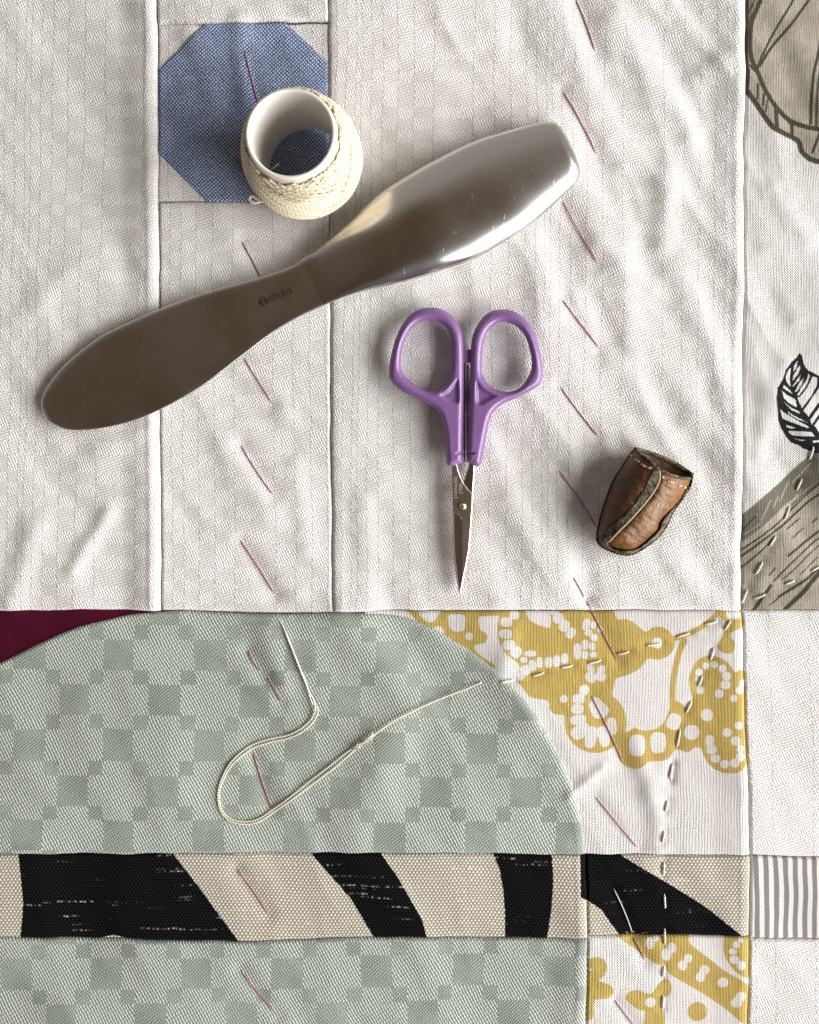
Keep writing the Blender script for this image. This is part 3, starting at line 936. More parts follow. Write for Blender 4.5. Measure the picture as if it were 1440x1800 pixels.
# right hand column
patch("white linen patch with grey pod, leaf and branch print", SC + [(1440, 1072), (1740, 1073), (1740, -320)], M_LINEN, -0.25, 0.9, 0.8, fine=1.35, attrs=ink_linen)
patch("white damask strip below the printed linen", SCL[:4] + [(1440, 1508), (1740, 1508), (1740, 1073), (1440, 1072)], M_DAMASK, -0.25, 1.0, 0.9, uvrot=-1, uvo=(uwide(1370), 2))
patch("grey striped ticking patch", [(1320, 1506), (1440, 1509), (1740, 1509), (1740, 1651), (1440, 1653), (1318.5, 1650)], M_TICK, -0.2, 1.0, 0.9, uvrot=-0.8)
patch("white damask strip below the striped ticking", [(1318.5, 1651), (1440, 1654), (1740, 1652), (1740, 2120), (1315, 2120), (1316, 1800)], M_DAMASK, -0.25, 1.0, 0.9, uvo=(uwide(1400), 9))
# zebra and green
patch("sage green damask dome with woven checks", DOME + ZT[1:-1], M_GREEN, 0.15, 1.0, 0.9, raised=[(DOME[-45:], 0.40, 2.5)], uvrot=0.4, uvo=(-0.9, 1.0))
patch("black and ecru zebra canvas strip", ZT[::-1] + [(1032, 1650), (650, 1648), (420, 1655), (200, 1651), (0, 1650), (-300, 1650)], M_ZEBRA, 0.0, 1.0, 0.9,
      raised=[([(1030, 1503), (1032, 1650)], 0.55, 3.0)], fine=2.0, attrs=ink_zebra, uvrot=0.6)
patch("short black and ecru zebra canvas piece", [(1030.5, 1504), (1320, 1506), (1318, 1647), (1200, 1643), (1032, 1646)], M_ZEBRA, -0.2, 1.0, 0.9,
      raised=[([(1320, 1505), (1318, 1650)], 0.5, 3.0)], fine=1.8, attrs=ink_zebra, uvrot=-1.5)
patch("lower sage green damask patch", [(-300, 1650), (0, 1650.5), (200, 1652), (420, 1656), (650, 1649), (1032, 1651), (1031, 1800), (1030, 2120), (-300, 2120)], M_GREEN, 0.0, 1.0, 0.9,
      raised=[(SD[1:], 0.55, 3.0)], uvrot=-0.6, uvo=(-5.5, 2.2))
patch("lower white cotton piece with mustard print", [(1032, 1647), (1200, 1644), (1318, 1648), (1316, 1800), (1315, 2120), (1030, 2120), (1031, 1800)], M_YELLOW, -0.2, 1.0, 0.9,
      raised=[(SCL[4:], 0.5, 3.0)], fine=1.3, attrs=ink_yellow2)

# batting and backing under the patches
mb = Mat("cotton batting")
mb.bump(mb.noise(mb.obj(), 1500, 3, 0.6), 0.0004)
M_BATT = mb.done((0.62, 0.58, 0.52), 0.95)
bx = np.linspace(-300, 1740, 40); by = np.linspace(-320, 2120, 46)
P, Q, d = region([[(-299, -319), (1739, -319), (1739, 2119), (-299, 2119)]], bx, by)
k = np.clip(d * PM / 5, 0, 1)
solid("batting", P, Q, -2.6 - 1.0 * (1 - k), -4.0 + 0 * k, M_BATT, quilt)


# ------------------------------------------------------------------ stitches
def stitch(p, q, r, name, mat, arch, wob=0.0, seed=0, sink=0.5):
    n = 14
    t = np.linspace(0, 1, n)
    rs = np.random.RandomState(seed)
    x = p[0] + (q[0] - p[0]) * t; y = p[1] + (q[1] - p[1]) * t
    nx, ny = -(q[1] - p[1]), q[0] - p[0]
    L = math.hypot(nx, ny); b = rs.uniform(-1, 1) * wob
    x = x + nx / L * b * np.sin(np.pi * t); y = y + ny / L * b * np.sin(np.pi * t)
    zs = surf(x, y)
    zl = np.maximum(zs, zs[0] + (zs[-1] - zs[0]) * t)
    e = np.clip(np.minimum(t, 1 - t) / (0.18 if sink else 0.10), 0, 1)
    e = e * e * (3 - 2 * e)
    z = zl + r * 1000 * 0.7 + arch * e - (sink + 0.2) * (1 - e)
    V = W(x, y, np.zeros_like(x)); V[:, 2] = z * 0.001
    v, f, u = tube(V, r * (0.55 + 0.45 * e), 8)
    return adopt(make_mesh(name, v, f, mat, None, u), quilt)


for i, (p, q) in enumerate(BASTE):
    pale = i == 21
    stitch(p, q, 0.00016, "basting_stitch", M_PINKPALE if pale else M_PINK, 0.10, 2.0, i, 0.0)
for i, (p, q) in enumerate(QUILT):
    stitch(p, q, 0.00028, "quilting_stitch", M_STITCH, 0.20, 0.8, 100 + i, 0.12)


# ------------------------------------------------------------------ butter knife
def mat_steel(name, rough, aniso=False, scr=0.5, col=(0.62, 0.60, 0.57)):
    m = Mat(name)
    o = m.obj()
    m.b.inputs["Metallic"].default_value = 1.0
    n1 = m.noise(o, 70, 2, 0.5)
    n2 = m.noise(o, 2600, 2, 0.6)
    r = m.add(m.ramp(n1, 0.3, 0.7, rough * 0.9, rough * 1.12), m.mul(m.sub(n2, 0.5), rough * 0.25))
    v = m.nt.nodes.new("ShaderNodeTexVoronoi"); v.feature = 'DISTANCE_TO_EDGE'
    mp = m.nt.nodes.new("ShaderNodeMapping"); mp.inputs["Scale"].default_value = (420, 90, 90); mp.inputs["Rotation"].default_value = (0, 0, 0.9)
    m.nt.links.new(o, mp.inputs[0]); m.nt.links.new(mp.outputs[0], v.inputs["Vector"]); v.inputs["Scale"].default_value = 1.0
    scratch = m.ramp(v.outputs["Distance"], 0.0, 0.012, scr, 0.0)
    scratch = m.mul(scratch, m.ramp(m.noise(o, 420, 2, 0.5), 0.58, 0.68))
    m.bump(m.add(m.mul(n2, 0.05), scratch), 0.000012, 1.0)
    return m.done(col, m.add(r, m.mul(scratch, 0.25)))


M_BLADE = mat_steel("satin steel blade", 0.25, col=(0.64, 0.615, 0.58))
M_HANDLE = mat_steel("brushed steel handle", 0.215, col=(0.655, 0.64, 0.605))
M_ETCH = mat_flat("dark etched mark", (0.014, 0.010, 0.007), 0.6, 0.0)

UP = [(76, 727.5), (72, 712), (77, 690), (93, 665), (123, 632), (177, 591), (236, 562), (286, 541), (348, 518), (400, 503), (457, 487), (511, 468), (540, 449),
      (560, 437), (612, 392), (664, 343), (716, 308), (768, 279), (838, 246), (907, 225), (949, 215), (973, 214), (984, 219), (992, 230)]
LO = [(76, 727.5), (82, 736), (93, 745), (123, 756), (177, 753), (236, 739), (290, 716), (357, 678), (423, 628), (494, 576), (565, 539),
      (629, 515), (699, 498), (768, 479), (838, 454), (890, 423), (942, 388), (1001, 333), (1015, 318), (1021, 300), (1016, 282)]
AX = np.array([0.9015, -0.4328]); AX /= np.linalg.norm(AX); AN = np.array([AX[1], -AX[0]])   # AN points to the upper edge


def prof(pts):
    Pp = np.array(smooth_pts(pts, 8, False))
    s = Pp @ AX; l = Pp @ AN
    o = np.argsort(s)
    return s[o], l[o]


su_, lu_ = prof(UP); sl_, ll_ = prof(LO)
s0 = min(su_.min(), sl_.min()); s1 = max(su_.max(), sl_.max())
SN = (np.array([548.0, 495.0]) @ AX)         # where blade turns into handle


def knife_loft(name, sa, sb, mat, parent, nst, ring=56):
    tt = np.linspace(0, 1, nst)
    tt = 0.5 - 0.5 * np.cos(np.pi * tt)
    S = sa + (sb - sa) * tt
    V = []; 
    for s in S:
        u = np.interp(s, su_, lu_); l = np.interp(s, sl_, ll_)
        k = np.clip((s - SN) / (s1 - SN), 0, 1)             # 0 at neck, 1 at handle end
        kb = np.clip((s - s0) / (SN - s0), 0, 1)
        zc_blade = 1.6 + 2.6 * kb
        hb = 0.75 + 0.25 * kb
        if s < SN:
            hz, zc, ex = hb, zc_blade, 5.0
        else:
            g = math.sin(min(k / 0.50, 1) * math.pi / 2) ** 1.22
            e_end = 1 - 0.62 * max(0, (k - 0.42) / 0.58) ** 1.25
            hz = hb + 5.4 * g * e_end
            zc = (zc_blade + (6.3 - zc_blade) * g) * (0.25 + 0.75 * e_end) if g > 0 else zc_blade
            ex = 5.0 + (2.2 - 5.0) * sstep(0, 0.34, np.array(k))
        rem = (s1 - s) * PM                                   # rounding of the butt end, mm
        if rem < 2.2:
            q = math.sqrt(max(0.0, 1 - (1 - rem / 2.2) ** 2))
            hz = hz * (0.45 + 0.55 * q)
            mid = 0.5 * (u + l); u = mid + (u - mid) * (0.80 + 0.20 * q); l = mid + (l - mid) * (0.80 + 0.20 * q)
        rem0 = (s - s0) * PM
        if rem0 < 1.2:
            hz = hz * math.sqrt(max(0.02, 1 - (1 - rem0 / 1.2) ** 2))
        th = np.linspace(0, 2 * np.pi, ring, endpoint=False)
        c, sn = np.cos(th), np.sin(th)
        cc = np.sign(c) * np.abs(c) ** (2 / ex); ss = np.sign(sn) * np.abs(sn) ** (2 / ex)
        lat = 0.5 * (u + l) + 0.5 * (u - l) * cc
        z = zc + hz * ss
        pxy = np.outer(np.full(ring, s), AX) + lat[:, None] * AN[None]
        V.append(W(pxy[:, 0], pxy[:, 1], z))
    V = np.array(V); n = len(V)
    Vf = V.reshape(-1, 3)
    i = np.arange(n - 1)[:, None] * ring; j = np.arange(ring)[None]
    a = i + j; b = i + (j + 1) % ring
    F = np.stack([a, a + ring, b + ring, b], -1).reshape(-1, 4)
    c0 = len(Vf); Vf = np.concatenate([Vf, V[:1].mean(1), V[-1:].mean(1)])
    jj = np.arange(0, ring, 2)
    cap0 = np.stack([np.full(len(jj), c0), jj, (jj + 1) % ring, (jj + 2) % ring], -1)
    bse = (n - 1) * ring
    cap1 = np.stack([np.full(len(jj), c0 + 1), bse + (jj + 2) % ring, bse + (jj + 1) % ring, bse + jj], -1)
    F = np.concatenate([F, cap0, cap1])
    return adopt(make_mesh(name, Vf, F, mat, None, Vf[:, :2] * 1000), parent)


lk = W(np.array([560.0]), np.array([490.0]), np.array([0.0]))[0]
knife = empty("butter_knife", tuple(lk), "stainless steel butter knife with broad rounded blade and bulging handle", "knife")
blade = knife_loft("blade", s0 + 0.3, SN + 3, M_BLADE, knife, 110)
handle = knife_loft("handle", SN, s1 - 0.3, M_HANDLE, knife, 120)


def blade_z(x, y):
    s = np.array([x, y]) @ AX
    kb = np.clip((s - s0) / (SN - s0), 0, 1)
    return 1.6 + 2.6 * kb + 0.75 + 0.25 * kb


def text_mesh(body):
    cu = bpy.data.curves.new("t", 'FONT'); cu.body = body; cu.size = 1.0; cu.resolution_u = 3
    o = bpy.data.objects.new("t", cu); COL.objects.link(o)
    dg = bpy.context.evaluated_depsgraph_get(); dg.update()
    me = bpy.data.meshes.new_from_object(o.evaluated_get(dg))
    v = np.array([tuple(a.co) for a in me.vertices])
    f = [tuple(p.vertices) for p in me.polygons]
    bpy.data.objects.remove(o); bpy.data.curves.remove(cu); bpy.data.meshes.remove(me)
    return v, f


def lettering(name, body, start, end, height, mat, parent, zfun):
    """text whose baseline runs from start to end (photo px), letters `height` px tall (cap height)"""
    v, f = text_mesh(body)
    x0, x1 = v[:, 0].min(), v[:, 0].max()
    a = np.array(start, float); b = np.array(end, float)
    dirv = (b - a); Ln = np.linalg.norm(dirv); dirv /= Ln
    upv = np.array([dirv[1], -dirv[0]])
    p = a + ((v[:, :1] - x0) / (x1 - x0) * Ln) * dirv + (v[:, 1:2] / 0.70 * height) * upv
    z = np.array([zfun(q[0], q[1]) for q in p])
    V = W(p[:, 0], p[:, 1], z)
    me = bpy.data.meshes.new(name); me.from_pydata([tuple(q) for q in V], [], f)
    me.materials.append(mat)
    o = bpy.data.objects.new(name, me); COL.objects.link(o)
    return adopt(o, parent)


def logo_word():
    """i i t t a l a, drawn as round-letter strokes, x-height 1"""
    V, F = [], []

    def rect(x0, y0, x1, y1):
        b = len(V); V.extend([(x0, y0), (x1, y0), (x1, y1), (x0, y1)]); F.append((b, b + 1, b + 2, b + 3))

    def ring(cx, cy, ro, ri, n=24):
        b = len(V)
        for k in range(n):
            c, q = math.cos(2 * math.pi * k / n), math.sin(2 * math.pi * k / n)
            V.extend([(cx + ro * c, cy + ro * q), (cx + ri * c, cy + ri * q)])
        for k in range(n):
            j = (k + 1) % n
            F.append((b + 2 * k, b + 2 * j, b + 2 * j + 1, b + 2 * k + 1))
    for x in (0.0, 0.42):
        rect(x, 0, x + 0.19, 1.0); rect(x, 1.2, x + 0.19, 1.4)
    for x in (0.88, 1.38):
        rect(x, 0, x + 0.19, 0.84); rect(x - 0.14, 0.84, x + 0.34, 1.0); rect(x, 1.0, x + 0.19, 1.42)
    for x in (1.78, 3.26):
        ring(x + 0.5, 0.5, 0.5, 0.31); rect(x + 0.82, 0.0, x + 1.0, 1.0)
    rect(2.94, 0, 3.12, 1.5)
    a0 = np.array([474.8, 532.3]); d0 = np.array([516.0, 513.6]) - a0; d0 /= np.linalg.norm(d0); n0 = np.array([d0[1], -d0[0]])
    P = a0 + np.array(V) @ np.stack([d0, n0]) * 10.0
    z = np.array([blade_z(p[0], p[1]) + 0.025 for p in P])
    return adopt(make_mesh("engraved_lettering", W(P[:, 0], P[:, 1], z), F, M_ETCH, None, P * PM, None, False), knife)


under(logo_word(), blade)
th = np.linspace(0, 2 * np.pi, 41)[:-1]
ci = [(462.6, 530.0)]


def disc(name, cx, cy, r, zf, mat, parent, hole=None, step=0.5):
    lp = [[(cx + r * math.cos(t), cy + r * math.sin(t)) for t in th]] + (hole or [])
    P, Q, d = region(lp, np.arange(cx - r - 1, cx + r + 1, step), np.arange(cy - r - 1, cy + r + 1, step))
    z = np.array([zf(a, b) for a, b in P])
    V = W(P[:, 0], P[:, 1], z)
    return adopt(make_mesh(name, V, Q, mat, None, P * PM, None, False), parent)


def rot_rect(cx, cy, w, h, ang):
    c, s = math.cos(ang), math.sin(ang)
    return [(cx + a * c - b * s, cy + a * s + b * c) for a, b in ((-w, -h), (w, -h), (w, h), (-w, h))]


ia = math.radians(-24)
emb = disc("engraved_emblem", 462.6, 530.0, 8.4, lambda x, y: blade_z(x, y) + 0.025, M_ETCH, knife,
     [rot_rect(463.9, 532.3, 1.9, 4.6, ia), rot_rect(460.9, 525.5, 1.7, 1.5, ia)])
under(emb, blade)

# ------------------------------------------------------------------ embroidery scissors
mp_ = Mat("purple moulded plastic")
mp_.bump(mp_.noise(mp_.obj(), 700, 3, 0.55), 0.00006, 1.0)
M_PURPLE = mp_.done(mp_.mix(mp_.noise(mp_.obj(), 120, 2, 0.5), (0.195, 0.098, 0.255), (0.215, 0.11, 0.28)),
                    mp_.ramp(mp_.noise(mp_.obj(), 500, 3, 0.6), 0.3, 0.7, 0.26, 0.42), Specular_IOR_Level=0.55, Coat_Weight=0.15, Coat_Roughness=0.15)
M_SCISS = mat_steel("scissor steel", 0.20, scr=0.3, col=(0.56, 0.50, 0.44))
M_SCREW = mat_steel("screw steel", 0.25, scr=0.2, col=(0.70, 0.62, 0.52))

Z4 = crop(660, 520, 4.5); Z5 = crop(700, 780, 6.209)
lo_ = Z4([(692, 1290), (694, 1100), (697, 800), (699, 500), (692, 330), (670, 250), (630, 185), (570, 130), (500, 100), (430, 92), (350, 105), (280, 145),
          (220, 215), (170, 310), (135, 420), (112, 540), (108, 620), (118, 665), (150, 705), (210, 755), (300, 800), (400, 850), (460, 885), (500, 930),
          (525, 990), (545, 1100), (553, 1220), (562, 1320), (578, 1345), (605, 1348), (660, 1330), (686, 1312)])
lh_ = Z4([(425, 180), (500, 190), (560, 230), (595, 290), (610, 370), (612, 480), (605, 590), (585, 670), (540, 730), (480, 765), (420, 770), (350, 745),
          (280, 695), (220, 640), (192, 580), (190, 500), (205, 400), (240, 310), (290, 235), (350, 192)])
ro_ = Z4([(722, 1290), (728, 1100), (742, 850), (750, 600), (755, 430), (765, 330), (800, 240), (850, 170), (910, 125), (980, 108), (1060, 112), (1130, 140),
          (1200, 200), (1250, 280), (1290, 390), (1315, 500), (1325, 600), (1318, 660), (1290, 710), (1220, 755), (1120, 805), (1020, 850), (950, 900),
          (910, 970), (885, 1080), (865, 1190), (845, 1300), (830, 1340), (800, 1348), (745, 1325), (728, 1312)])
rh_ = Z4([(1030, 190), (1100, 215), (1160, 265), (1205, 340), (1235, 440), (1248, 530), (1240, 600), (1200, 680), (1150, 740), (1080, 772), (1000, 770),
          (920, 740), (865, 690), (835, 620), (832, 520), (840, 400), (865, 300), (910, 235), (970, 198)])
dl_ = Z4([(505, 785), (565, 745), (615, 690), (655, 650), (668, 760), (662, 850), (620, 858), (560, 835)])
dr_ = Z4([(800, 670), (850, 725), (930, 770), (965, 795), (885, 842), (835, 872), (795, 850), (788, 745)])

lsz = W(np.array([820.0]), np.array([790.0]), np.array([0.0]))[0]
sciss = empty("embroidery_scissors", tuple(lsz), "small embroidery scissors with purple plastic finger loops and closed steel blades", "scissors")


def finger_loop(outer, hole, dish, notch, label):
    hc = np.mean(np.array(hole), 0)
    o_ = smooth_pts(outer, 4); h_ = smooth_pts([tuple(hc + 0.945 * (np.array(p) - hc)) for p in hole], 4)
    xs = np.arange(min(a for a, b in o_) - 2, max(a for a, b in o_) + 2, 1.15)
    ys = np.arange(min(b for a, b in o_) - 2, max(b for a, b in o_) + 2, 1.15)
    P, Q, d = region([o_, h_], xs, ys)
    dm = d * PM
    t = np.clip(dm / 1.75, 0, 1)
    p = np.sqrt(np.clip(1 - (1 - t) ** 2, 0, 1))
    sh = sstep(700, 770, P[:, 1])                      # shank is thicker than the loop
    sd = sd_poly(P[:, 0], P[:, 1], smooth_pts(dish, 3))
    zt = 3.6 + (2.0 + 0.5 * sh) * p - 1.0 * sstep(1.0, -7.0, sd)
    for nx, ny in (notch,):
        zt = zt - 0.8 * np.exp(-((P[:, 1] - ny) / 1.6) ** 2) * sstep(9, 4, np.abs(P[:, 0] - nx))
    zb = 3.6 - (2.2 + 0.3 * sh) * p
    o = solid("finger_loop", P, Q, zt, zb, M_PURPLE, sciss)
    return o


finger_loop(lo_, lh_, dl_, Z4([(672, 1245)])[0], "")
finger_loop(ro_, rh_, dr_, Z4([(752, 1245)])[0], "")
# little bumper between the loops
bm = Z4([(690, 425), (765, 425), (765, 530), (690, 530)])
P, Q, d = region([bm], np.arange(810, 832, 1.0), np.arange(612, 640, 1.0))
solid("bumper", P, Q, 3.9 + 0 * d, 2.4 + 0 * d, M_PURPLE, sciss)


def plate(name, poly, zt, zb, mat, bevel=0.35, step=1.0, tilt=None):
    xs = np.arange(min(a for a, b in poly) - 1, max(a for a, b in poly) + 1, step)
    ys = np.arange(min(b for a, b in poly) - 1, max(b for a, b in poly) + 1, step)
    P, Q, d = region([poly], xs, ys)
    e = np.clip(d * PM / bevel, 0, 1)
    top = zt + (tilt(P[:, 0], P[:, 1]) if tilt else 0) - 0.25 * (1 - e)
    return solid(name, P, Q, top, zb + 0 * d, mat, sciss)


back = Z5([(838, 180), (836, 330), (830, 420), (820, 560), (790, 1000), (762, 1240), (690, 1580), (676, 1640), (655, 1590), (603, 1260), (592, 900), (600, 780), (640, 640), (690, 450),
           (722, 385), (748, 300), (768, 235), (772, 180)])
front = Z5([(582, 190), (590, 600), (601, 900), (610, 1230), (662, 1580), (679, 1660), (692, 1600), (755, 1290), (780, 1150), (800, 900), (818, 640), (820, 550),
            (770, 500), (720, 430), (685, 360), (660, 290), (650, 235), (648, 190)])
plate("blade", back, 2.3, 1.4, M_SCISS)
front_blade = plate("blade", front, 3.35, 2.35, mat_steel("satin scissor steel", 0.30, scr=0.4, col=(0.58, 0.49, 0.40)), 0.3)
facet = Z5([(606, 745), (650, 765), (690, 800), (715, 850), (732, 930), (748, 1050), (757, 1160), (752, 1270), (690, 1590), (679, 1650), (662, 1570), (618, 1230), (609, 1000)])
under(plate("hollow_ground_facet", facet, 3.43, 3.0, M_SCISS, 0.12, 0.8, lambda x, y: 0.10 * (805 - x) / 10), front_blade)
# tangs showing between the shanks
plate("tang", Z4([(700, 530), (708, 520), (716, 530), (715, 1320), (700, 1320)]), 1.9, 1.2, M_SCISS)
plate("tang", Z4([(722, 545), (738, 540), (741, 600), (728, 1320), (720, 1320)]), 2.6, 1.8, M_SCISS, 0.2, 0.7)
sx, sy = Z5([(706, 683)])[0]
lp = [(sx + 6.4 * math.cos(t), sy + 6.4 * math.sin(t)) for t in th]
P, Q, d = region([lp], np.arange(sx - 7, sx + 7, 0.6), np.arange(sy - 7, sy + 7, 0.6))
u_ = (P[:, 0] - sx) * 0.35 + (P[:, 1] - sy) * 0.94
zt = 3.45 + 0.75 * np.sqrt(np.clip(1 - (1 - np.clip(d / 5.0, 0, 1)) ** 2, 0, 1)) - 0.35 * np.exp(-(u_ / 0.9) ** 2)
solid("pivot_screw", P, Q, zt, 3.2 + 0 * d, M_SCREW, sciss)
M_PALE = mat_flat("pale etched lettering", (0.62, 0.56, 0.48), 0.45, 0.5)
st = Z5([(646, 600), (643, 362), (702, 545), (700, 415)])
under(lettering("engraved_lettering", "STAINLESS", st[0], st[1], 5.6, M_PALE, sciss, lambda x, y: 3.375), front_blade)
under(lettering("engraved_lettering", "STEEL", st[2], st[3], 5.6, M_PALE, sciss, lambda x, y: 3.375), front_blade)

# ------------------------------------------------------------------ leather thimble
def mat_leather(name, c1, c2, c3):
    m = Mat(name); o = m.obj()
    big = m.noise(o, 190, 3, 0.6); fine = m.noise(o, 1500, 4, 0.65)
    v = m.nt.nodes.new("ShaderNodeTexVoronoi"); v.feature = 'DISTANCE_TO_EDGE'; m.nt.links.new(o, v.inputs["Vector"]); v.inputs["Scale"].default_value = 900
    grain = m.ramp(v.outputs["Distance"], 0.0, 0.25)
    m.bump(m.add(m.mul(grain, 0.06), m.add(m.mul(fine, 0.35), m.mul(big, 1.8))), 0.00028, 0.8)
    c = m.mix(m.ramp(big, 0.3, 0.7), c1, c2)
    c = m.mix(m.ramp(fine, 0.52, 0.75, 0.0, 0.6), c, c3)
    return m.done(c, m.ramp(fine, 0.3, 0.7, 0.36, 0.55), Specular_IOR_Level=0.45)


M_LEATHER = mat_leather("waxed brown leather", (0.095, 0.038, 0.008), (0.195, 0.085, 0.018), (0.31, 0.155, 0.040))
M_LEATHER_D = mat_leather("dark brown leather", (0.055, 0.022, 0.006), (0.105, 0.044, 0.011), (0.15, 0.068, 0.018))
ms = Mat("raw suede edge")
so = ms.obj(); sn1 = ms.noise(so, 1300, 4, 0.75); sn2 = ms.noise(so, 330, 2, 0.5)
ms.bump(ms.add(sn1, sn2), 0.00035, 1.0)
M_SUEDE = ms.done(ms.mix(ms.ramp(ms.add(sn1, ms.mul(ms.sub(sn2, 0.5), 0.5)), 0.35, 0.68), (0.022, 0.016, 0.010), (0.20, 0.17, 0.115)), 0.95, Specular_IOR_Level=0.15)
M_GOLD = mat_thread("golden waxed thread", (0.28, 0.15, 0.04), (0.62, 0.42, 0.17))

T6 = crop(1000, 760, 5.538)
lth = W(np.array([1120.0]), np.array([890.0]), np.array([0.0]))[0]
thim = empty("leather_thimble", tuple(lth), "brown leather thimble with raw suede seam lying on its side", "thimble")
sil_l = T6([(640, 160), (600, 200), (520, 320), (420, 480), (330, 720), (278, 930), (268, 1010), (290, 1080), (360, 1140), (480, 1188), (590, 1198), (700, 1155),
            (850, 1050), (950, 925), (1015, 790), (1105, 660), (1185, 540), (1212, 430)])
sil_s = smooth_pts(sil_l, 4, False)


def thz(x, y, extra=0.0):
    d = line_dist(x, y, sil_s) * PM
    t = np.clip(d / 8.6, 0, 1)
    along = ((x - 1070) * 0.52 - (y - 966) * 0.853) / 183.0       # 0 tip .. 1 mouth
    hh = 7.2 + 2.4 * np.clip(along, 0, 1)
    return 3.0 + hh * np.sqrt(np.clip(1 - (1 - t) ** 2, 0, 1)) ** 1.1


def panel(name, pts, mat, off, thick, edge, edge_r, step=1.5, noise=0.0, close=True):
    pl = smooth_pts(T6(pts), 3)
    xs = np.arange(min(a for a, b in pl) - 2, max(a for a, b in pl) + 2, step)
    ys = np.arange(min(b for a, b in pl) - 2, max(b for a, b in pl) + 2, step)
    P, Q, d = region([pl], xs, ys)
    x, y = P[:, 0], P[:, 1]
    e = np.clip(d * PM / edge_r, 0, 1)
    z = thz(x, y) + off - edge * (1 - np.sqrt(np.clip(1 - (1 - e) ** 2, 0, 1)))
    if noise:
        uu = 0.52 * x - 0.853 * y; vv = 0.853 * x + 0.52 * y
        z = z + noise * (pn(uu / 7, vv / 22, 31) + 0.35 * pn(uu / 3.2, vv / 7, 32))
    return solid(name, P, Q, z, np.maximum(z - thick, 0.6), mat, thim)


# underside, seen inside the mouth
bk = smooth_pts(sil_l, 4, False) + smooth_pts(T6([(1200, 408), (1050, 310), (900, 238), (760, 190), (640, 160)]), 4, False)
P, Q, d = region([bk], np.arange(1044, 1224, 1.8), np.arange(784, 982, 1.8))
dd = line_dist(P[:, 0], P[:, 1], sil_s) * PM
t = np.clip(dd / 8.6, 0, 1)
zb = 0.4 + 3.2 * (1 - np.sqrt(1 - (1 - t) ** 2))
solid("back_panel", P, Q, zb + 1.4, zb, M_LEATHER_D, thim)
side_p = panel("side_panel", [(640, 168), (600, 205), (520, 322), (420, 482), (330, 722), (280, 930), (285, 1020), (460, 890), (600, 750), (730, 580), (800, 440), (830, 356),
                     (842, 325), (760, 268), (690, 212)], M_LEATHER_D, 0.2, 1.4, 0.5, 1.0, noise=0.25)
front_p = panel("front_panel", [(888, 372), (950, 402), (1010, 425), (1110, 448), (1180, 452), (1160, 530), (1100, 640), (1045, 715), (965, 790), (895, 870), (870, 945), (760, 1055), (650, 1135), (520, 1150), (420, 1125),
                      (380, 1075), (460, 985), (590, 855), (735, 695), (825, 575), (872, 470)], M_LEATHER, -0.5, 1.4, 1.1, 1.8, noise=0.36)
panel("suede_seam", [(874, 338), (826, 352), (782, 425), (712, 570), (582, 752), (448, 885), (315, 996), (268, 1012), (275, 1072), (335, 1132), (480, 1190), (590, 1200), (700, 1157),
                     (850, 1052), (955, 925), (1018, 790), (1108, 660), (1188, 540), (1165, 535), (1105, 640), (1050, 712), (968, 795), (905, 880), (882, 950), (765, 1066), (652, 1142), (520, 1153), (418, 1128),
                     (384, 1072), (470, 982), (600, 852), (742, 692), (832, 572), (882, 470), (888, 365)], M_SUEDE, 0.55, 2.6, 0.55, 0.7, step=1.1, noise=0.45)


q = np.array(smooth_pts(T6([(884, 372), (878, 470), (830, 570), (740, 690), (598, 850), (470, 978), (392, 1062)]), 8, False))
v, f, u = tube(W(q[:, 0], q[:, 1], thz(q[:, 0], q[:, 1]) + 0.42 + 0.12 * pn(q[:, 0] / 5, q[:, 1] / 5, 8)), 0.00032, 7)
mse = Mat("pale suede lip"); mse.bump(mse.noise(mse.obj(), 1800, 3, 0.7), 0.0003)
adopt(make_mesh("seam_lip", v, f, mse.done((0.36, 0.31, 0.22), 0.95), None, u), thim)


def bar(name, p, q, r, lift, mat, parent, zf):
    n = 8; t = np.linspace(0, 1, n)
    x = p[0] + (q[0] - p[0]) * t; y = p[1] + (q[1] - p[1]) * t
    e = np.sin(np.pi * np.clip(t, 0.02, 0.98)) ** 0.5
    z = zf(x, y) + lift * e - 0.25 * (1 - e)
    v, f, u = tube(W(x, y, z), r, 6)
    return adopt(make_mesh(name, v, f, mat, None, u), parent)


for pr in (((605, 222), (628, 242)), ((645, 262), (688, 288)), ((705, 308), (750, 335)), ((765, 342), (800, 348)), ((905, 430), (925, 440)), ((955, 468), (1025, 494)),
           ((1060, 516), (1100, 524)), ((1112, 528), (1140, 540))):
    a, b = T6(pr)
    o = bar("rim_stitch", a, b, 0.00030, 0.35, M_GOLD, thim, lambda x, y: thz(x, y) + (0.15 if pr[0][0] < 850 else -0.65))
    under(o, side_p if pr[0][0] < 850 else front_p)
# rolled lip along the front of the mouth
for nm, pts, off in (("rim_edge", [(650, 172), (690, 210), (760, 262), (838, 318)], 0.1), ("rim_edge", [(888, 366), (950, 396), (1010, 418), (1110, 442), (1182, 448)], -0.7)):
    q = np.array(smooth_pts(T6(pts), 6, False))
    v, f, u = tube(W(q[:, 0], q[:, 1], thz(q[:, 0], q[:, 1]) + off), 0.00038, 8)
    adopt(make_mesh(nm, v, f, M_SUEDE, None, u), thim)
q = np.array(smooth_pts(T6([(645, 162), (760, 192), (900, 240), (1050, 312), (1205, 415)]), 8, False))
dq = line_dist(q[:, 0], q[:, 1], sil_s) * PM
zq = 2.1 + 3.2 * (1 - np.sqrt(np.clip(1 - (1 - np.clip(dq / 8.6, 0, 1)) ** 2, 0, 1)))
v, f, u = tube(W(q[:, 0], q[:, 1], zq), 0.00055, 8)
adopt(make_mesh("rim_edge", v, f, M_SUEDE, None, u), thim)
a_, b_ = T6([(805, 700), (968, 748)])
